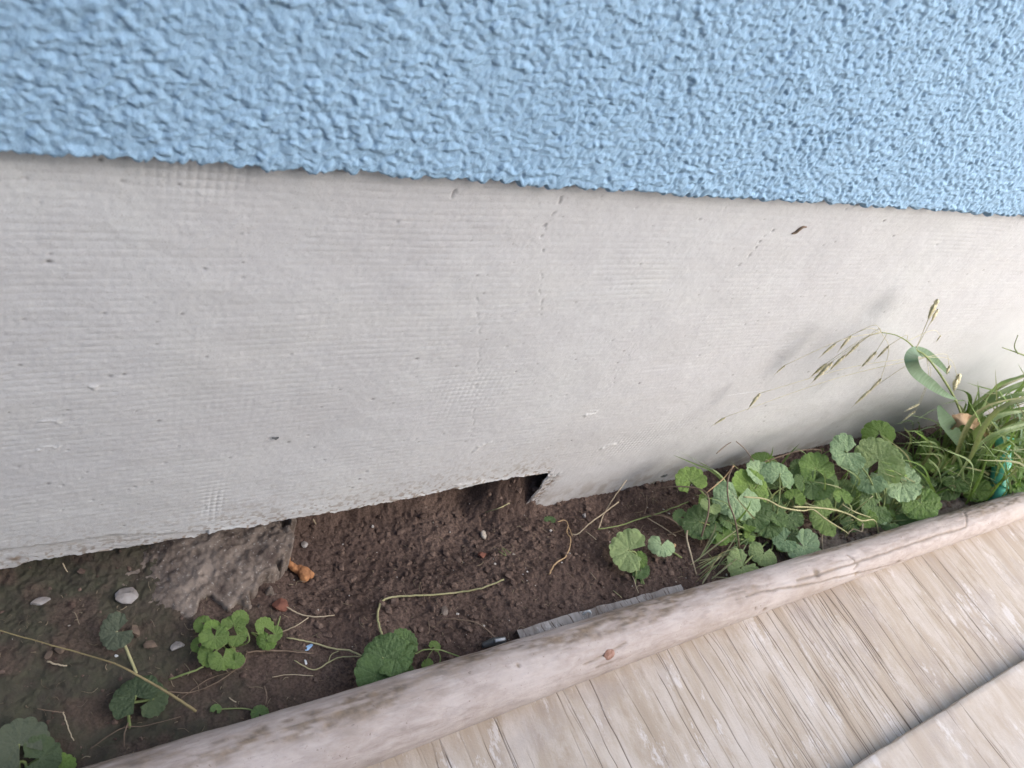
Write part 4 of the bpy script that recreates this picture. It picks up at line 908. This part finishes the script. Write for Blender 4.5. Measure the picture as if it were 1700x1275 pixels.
for (px, py, lab, lv) in [(1575, 800, 'shadowy leafy weed low between the grass tufts right of the tall ivy', [(1530, 790, 44, .03, 200, L_DARK, .6), (1560, 770, 46, .04, 80, L_GREEN, .6), (1590, 800, 46, .035, 300, L_DARK, .6), (1610, 780, 40, .05, 30, L_GREEN, .6), (1570, 815, 40, .02, 270, L_DARK, .7), (1545, 740, 34, .05, 110, L_GREEN, .5), (1625, 815, 40, .03, 320, L_GREEN, .6)]),
                          (1690, 810, 'leafy weed at the right edge around the turquoise tube', [(1690, 800, 44, .05, 0, L_GREEN, .6), (1630, 760, 34, .07, 90, L_GREEN, .6), (1690, 735, 40, .08, 30, L_LIME, .6), (1640, 790, 34, .04, 200, L_DARK, .6), (1695, 765, 36, .06, 330, L_GREEN, .6)])]:
    ivy('weed', (px, py), lv, lab, 'weed')

def thicket(base, n, x0, x1, y0, y1, dx, dy, wd, label, cat='grass tuft', mats=(L_GRASS,), far=(-.02, -.11)):
    """Blades that rise from the soil between the pole and the plinth."""
    bl = []
    for k in range(n):
        px, py = RNG.uniform(x0, x1), RNG.uniform(y0, y1)
        b0 = on_ground(px, py, -.003)
        if b0[1] > -.01: b0[1] = -.012
        yt = RNG.uniform(far[1], far[0]); qx, qy = RNG.uniform(*dx), RNG.uniform(*dy)
        tip = at_y(px + qx, py + qy, min(-.008, .5 * b0[1] + .5 * yt))
        mid = (b0 + tip) / 2 + np.array([RNG.normal() * .006, RNG.normal() * .005, .003 + .14 * np.linalg.norm(tip - b0) * RNG.uniform(0, .9)])
        if mid[1] > -.006: mid[1] = -.008
        bl.append(([b0, mid, tip], wd * RNG.uniform(.6, 1.3)))
    return tuft(label[0], on_ground((x0 + x1) / 2, (y0 + y1) / 2), bl, label[1], cat, mats)
thicket(None, 70, 1560, 1650, 735, 800, (-40, 120), (-120, -20), .0050, ('grass_tuft', 'light green grass fanning up behind the brome stem at the plinth foot'), mats=(L_GRASS, L_STRAW, L_GRASS, L_GREEN))
thicket(None, 80, 1630, 1760, 720, 800, (-60, 110), (-150, -10), .0058, ('grass_tuft', 'light green grass massed above the turquoise tube at the right edge'), mats=(L_GRASS, L_STRAW, L_GRASS, L_STRAP))
thicket(None, 60, 1490, 1600, 760, 840, (-70, 70), (-80, -10), .0034, ('grass_tuft', 'tangled short grass between the tall ivy and the pole'), mats=(L_GRASS, L_GREEN, L_DARK, L_STRAW))
thicket(None, 60, 1600, 1730, 790, 845, (-80, 90), (-90, -10), .0032, ('grass_tuft', 'crossing grass blades in front of the turquoise tube'), mats=(L_GRASS, L_STRAW, L_GREEN), far=(-.10, -.14))
thicket(None, 26, 1480, 1580, 715, 760, (-60, 60), (-40, 5), .0026, ('grass_tuft', 'fine grass at the plinth foot right of the topmost ivy leaf'), mats=(L_GREEN, L_GRASS, L_DARK))
thicket(None, 60, 1200, 1440, 790, 890, (-70, 70), (-70, 0), .0022, ('grass_tuft', 'thin grass woven through the whole ivy growth'), mats=(L_GRASS, L_STRAW, L_GREEN))

# brome grass with a nodding head of spikelets
def Z5(x, y): return 1150 + x * 0.3235, 450 + y * 0.3235
def W5(x, y, yy): return at_y(*Z5(x, y), yy)
b = on_ground(1618, 775)
br = empty('brome_grass', b, 'tall brome grass leaning over the grey plinth with nodding seed heads and a looped leaf', 'grass')
culm = [b, W5(1430, 945, -.075), W5(1395, 790, -.065), W5(1350, 665, -.058), W5(1280, 545, -.052), W5(1200, 440, -.048), W5(1145, 402, -.046), W5(1100, 360, -.044), W5(1040, 328, -.042), W5(968, 315, -.040)]
put('culm', tube_data(spline(culm, 6), [.0018, .0016, .0013, .0010, .0007, .0004], 7), M_GSTALK.m, br)
strap = [W5(1355, 660, -.058), W5(1290, 630, -.066), W5(1215, 575, -.072), W5(1150, 520, -.074), W5(1122, 460, -.070), W5(1130, 422, -.058), W5(1160, 412, -.046), W5(1210, 430, -.040), W5(1265, 475, -.038), W5(1312, 525, -.040)]
put('leaf', ribbon_data(spline(strap, 7), .0125, CAM - strap[3], .08, lambda f: min(1, .2 + 4 * f) * (0.75 + .5 * f) * (1 - .75 * max(0, (f - .45) / .55) ** 1.2)), L_STRAP.m, br)
strap2 = [W5(1262, 690, -.062), W5(1290, 750, -.070), W5(1335, 820, -.075), W5(1380, 885, -.078), W5(1412, 930, -.076)]
put('leaf', ribbon_data(spline(strap2, 6), .018, CAM - strap2[2], .06, lambda f: min(1, .2 + 2.4 * f) * (1 - .55 * f ** 2)), L_STRAP.m, br)
spk = [((1250, 150), (1212, 250), -.034), ((1238, 175), (1222, 240), -.032), ((1254, 200), (1228, 262), -.032), ((735, 368), (655, 440), -.030), ((812, 330), (752, 408), -.030), ((855, 368), (775, 450), -.034), ((780, 430), (700, 515), -.034), ((715, 465), (612, 575), -.034), ((690, 470), (600, 550), -.028), ((942, 412), (862, 500), -.040), ((1008, 382), (942, 452), -.040), ((966, 552), (895, 632), -.038), ((910, 610), (825, 692), -.038), ((475, 482), (425, 528), -.028), ((342, 628), (290, 705), -.026), ((1168, 678), (1085, 722), -.050), ((1142, 718), (1075, 772), -.050), ((1315, 490), (1308, 525), -.050), ((1358, 540), (1350, 610), -.050), ((170, 748), (105, 792), -.022), ((1272, 332), (1252, 360), -.03)]
def spike_data(a, bq):
    a = np.asarray(a); bq = np.asarray(bq); ax = bq - a; Ln = np.linalg.norm(ax); ax /= Ln
    s = np.cross(ax, np.array([.2, -.9, .3])); s /= np.linalg.norm(s); u = np.cross(s, ax); V = []; F = []
    nfl = 6
    for k in range(nfl):            # overlapping florets in two rows, each with a fine awn
        f = k / nfl; c0 = a + ax * Ln * (0.05 + .55 * f); sg = 1 if k % 2 else -1; side = s * sg
        tip = c0 + ax * Ln * .34 + side * Ln * .055; wv = Ln * .085 * (1 - .35 * f)
        base = len(V); prof = [(0, .35), (.3, 1), (.65, .8), (1, .06)]
        for t, ww in prof:
            c = c0 + (tip - c0) * t + side * wv * .5
            for q in range(6):
                an = q * math.pi / 3; V.append(c + (s * math.cos(an) + u * .7 * math.sin(an)) * wv * ww)
        for r_ in range(3):
            for q in range(6): F.append((base + r_ * 6 + q, base + r_ * 6 + (q + 1) % 6, base + r_ * 6 + 6 + (q + 1) % 6, base + r_ * 6 + 6 + q))
        aw, af = tube_data([tip, tip + ax * Ln * .12 + side * Ln * .02, tip + ax * Ln * (.24) + side * Ln * .05], [.00022, .00008], 4); o_ = len(V)
        V += aw; F += [tuple(i + o_ for i in q) for q in af]
    return V, F
node = culm[-1]
for (a, bq, yy) in spk:
    A0 = W5(*a, yy); B0 = W5(*bq, yy + .002)
    put('spikelet', spike_data(A0, B0), M_SPIKE.m, br)
    src = culm[-1] if a[0] < 1000 and a[1] < 600 else (culm[-3] if a[0] < 1290 and a[1] < 480 else culm[-5]); 
    if a[1] < 300: src = culm[-4]
    mid = (src + A0) / 2 + np.array([0, 0, .012 if a[1] > 300 else .0])
    put('pedicel', tube_data(spline([src, mid, A0], 8), [.00030, .00022], 5), M_SPIKE.m, br)
# a second head entering from the right
b = on_ground(1745, 770); r2 = empty('brome_grass', b, 'grass stem with a small head entering from the right edge above the grass blades', 'grass')
put('culm', tube_data(spline([b, at_y(1760, 640, -.05), at_y(1735, 608, -.045), at_y(1700, 590, -.04), at_y(1664, 577, -.035)], 6), [.0013, .001, .0012, .0005], 6), M_GSTALK.m, r2)
put('branch', tube_data(spline([at_y(1690, 587, -.04), at_y(1684, 575, -.038), at_y(1690, 556, -.034)], 5), [.0009, .0004], 6), M_GSTALK.m, r2)

# dead leaf and its shrivelled neighbours in the grass
def crumple(pts, wd, label, seed):
    P = [at_y(*q) for q in pts]; v, f = ribbon_data(spline(P, 7), wd, CAM - P[1], .25, lambda t: math.sin(math.pi * min(1, max(.04, t))) ** .6)
    v = np.asarray(v); v = v + (np.stack([vnoise(v[:, 0] * 200, v[:, 2] * 200, seed), vnoise(v[:, 0] * 200, v[:, 2] * 200, seed + 1), vnoise(v[:, 0] * 200, v[:, 2] * 200, seed + 2)], -1) - .5) * .006
    return tag(put('dead_leaf', (v, f), M_DEAD.m, None, P[0]), label, 'dead leaf')
crumple([(1630, 715, -.07), (1612, 700, -.075), (1592, 698, -.075), (1572, 712, -.07)], .016, 'curled orange brown dead leaf hanging on the brome stem', 3)
crumple([(1632, 715, -.08), (1640, 735, -.085), (1628, 752, -.085), (1615, 745, -.085)], .016, 'shrivelled tan dead leaf just below the curled orange one', 5)
crumple([(1635, 812, -.115), (1638, 828, -.12), (1648, 838, -.12)], .012, 'small brown dead leaf at the foot of the turquoise tube', 7)

# turquoise tube leaning from the pole toward the wall
p0 = at_z(1652, 842, 0.012); p1 = at_y(1669, 727, -0.085); ax = (p1 - p0); Lt = np.linalg.norm(ax); R0 = .0115
def ring(n0, n1, r, seg=20):
    out = []
    for t in np.linspace(n0, n1, 12): out.append((p0 + ax * t))
    return tube_data(out, [r, r], seg)
tb = empty('plastic_tube', p0, 'turquoise plastic tube leaning between the pole and the grass at the right edge', 'tube')
put('tube', ring(0, 1, R0), M_TEAL.m, tb)
for t in (.30, .62): put('collar', ring(t, t + .035, R0 * 1.12), M_TEAL.m, tb)

# small scraps
sc_p = on_ground(1325, 384)
P = [at_y(*q, -.0012) for q in ((1315, 388), (1321, 386), (1327, 381), (1333, 377), (1339, 377))]
tag(put('curled_scrap', tube_data(spline(P, 6), [.0006, .0014, .0013, .0006], 7), M_BROWN.m, None, P[0]), 'small curled brown scrap stuck on the grey plinth just below the blue plaster', 'scrap')
P = [at_y(*q, -.001) for q in ((452, 727), (458, 728), (463, 726))]
tag(put('seed_husk', tube_data(spline(P, 6), [.0004, .0011, .0005], 6), M_BLACKP.m, None, P[0]), 'tiny dark husk stuck on the left half of the grey plinth', 'husk')
P = [at_y(*q, .004) for q in ((1097, 792), (1103, 790), (1108, 788))]
tag(put('seed_husk', tube_data(spline(P, 6), [.0006, .0016, .0007], 6), M_BLACKP.m, None, P[0]), 'dark husk low on the plinth left of the ivy', 'husk')
P = [at_y(*q, -.0012) for q in ((1187, 660), (1220, 655), (1270, 648))]
tag(put('silk_thread', tube_data(spline(P, 6), [.0002, .0002], 4), M_WHITEP.m, None, P[0]), 'fine white spider thread on the plinth below the seed heads', 'thread')
p0 = at_z(800, 1072, .012); p1 = at_z(838, 1062, .014)
tag(put('plastic_scrap', tube_data(spline([p0, (p0 + p1) / 2 + np.array([0, 0, .002]), p1], 6), [.0025, .0038, .003], 10), M_BLACKP.m, None, p0), 'dark plastic scrap between the pole and the left end of the grey offcut', 'scrap')
p0 = at_z(822, 1064, .021); p1 = at_z(838, 1061, .021)
tag(put('plastic_scrap', tube_data([p0, p1], [.0016, .0014], 8), M_WHITEP.m, None, p0), 'little white plastic strip at the pole left of the grey offcut', 'scrap')
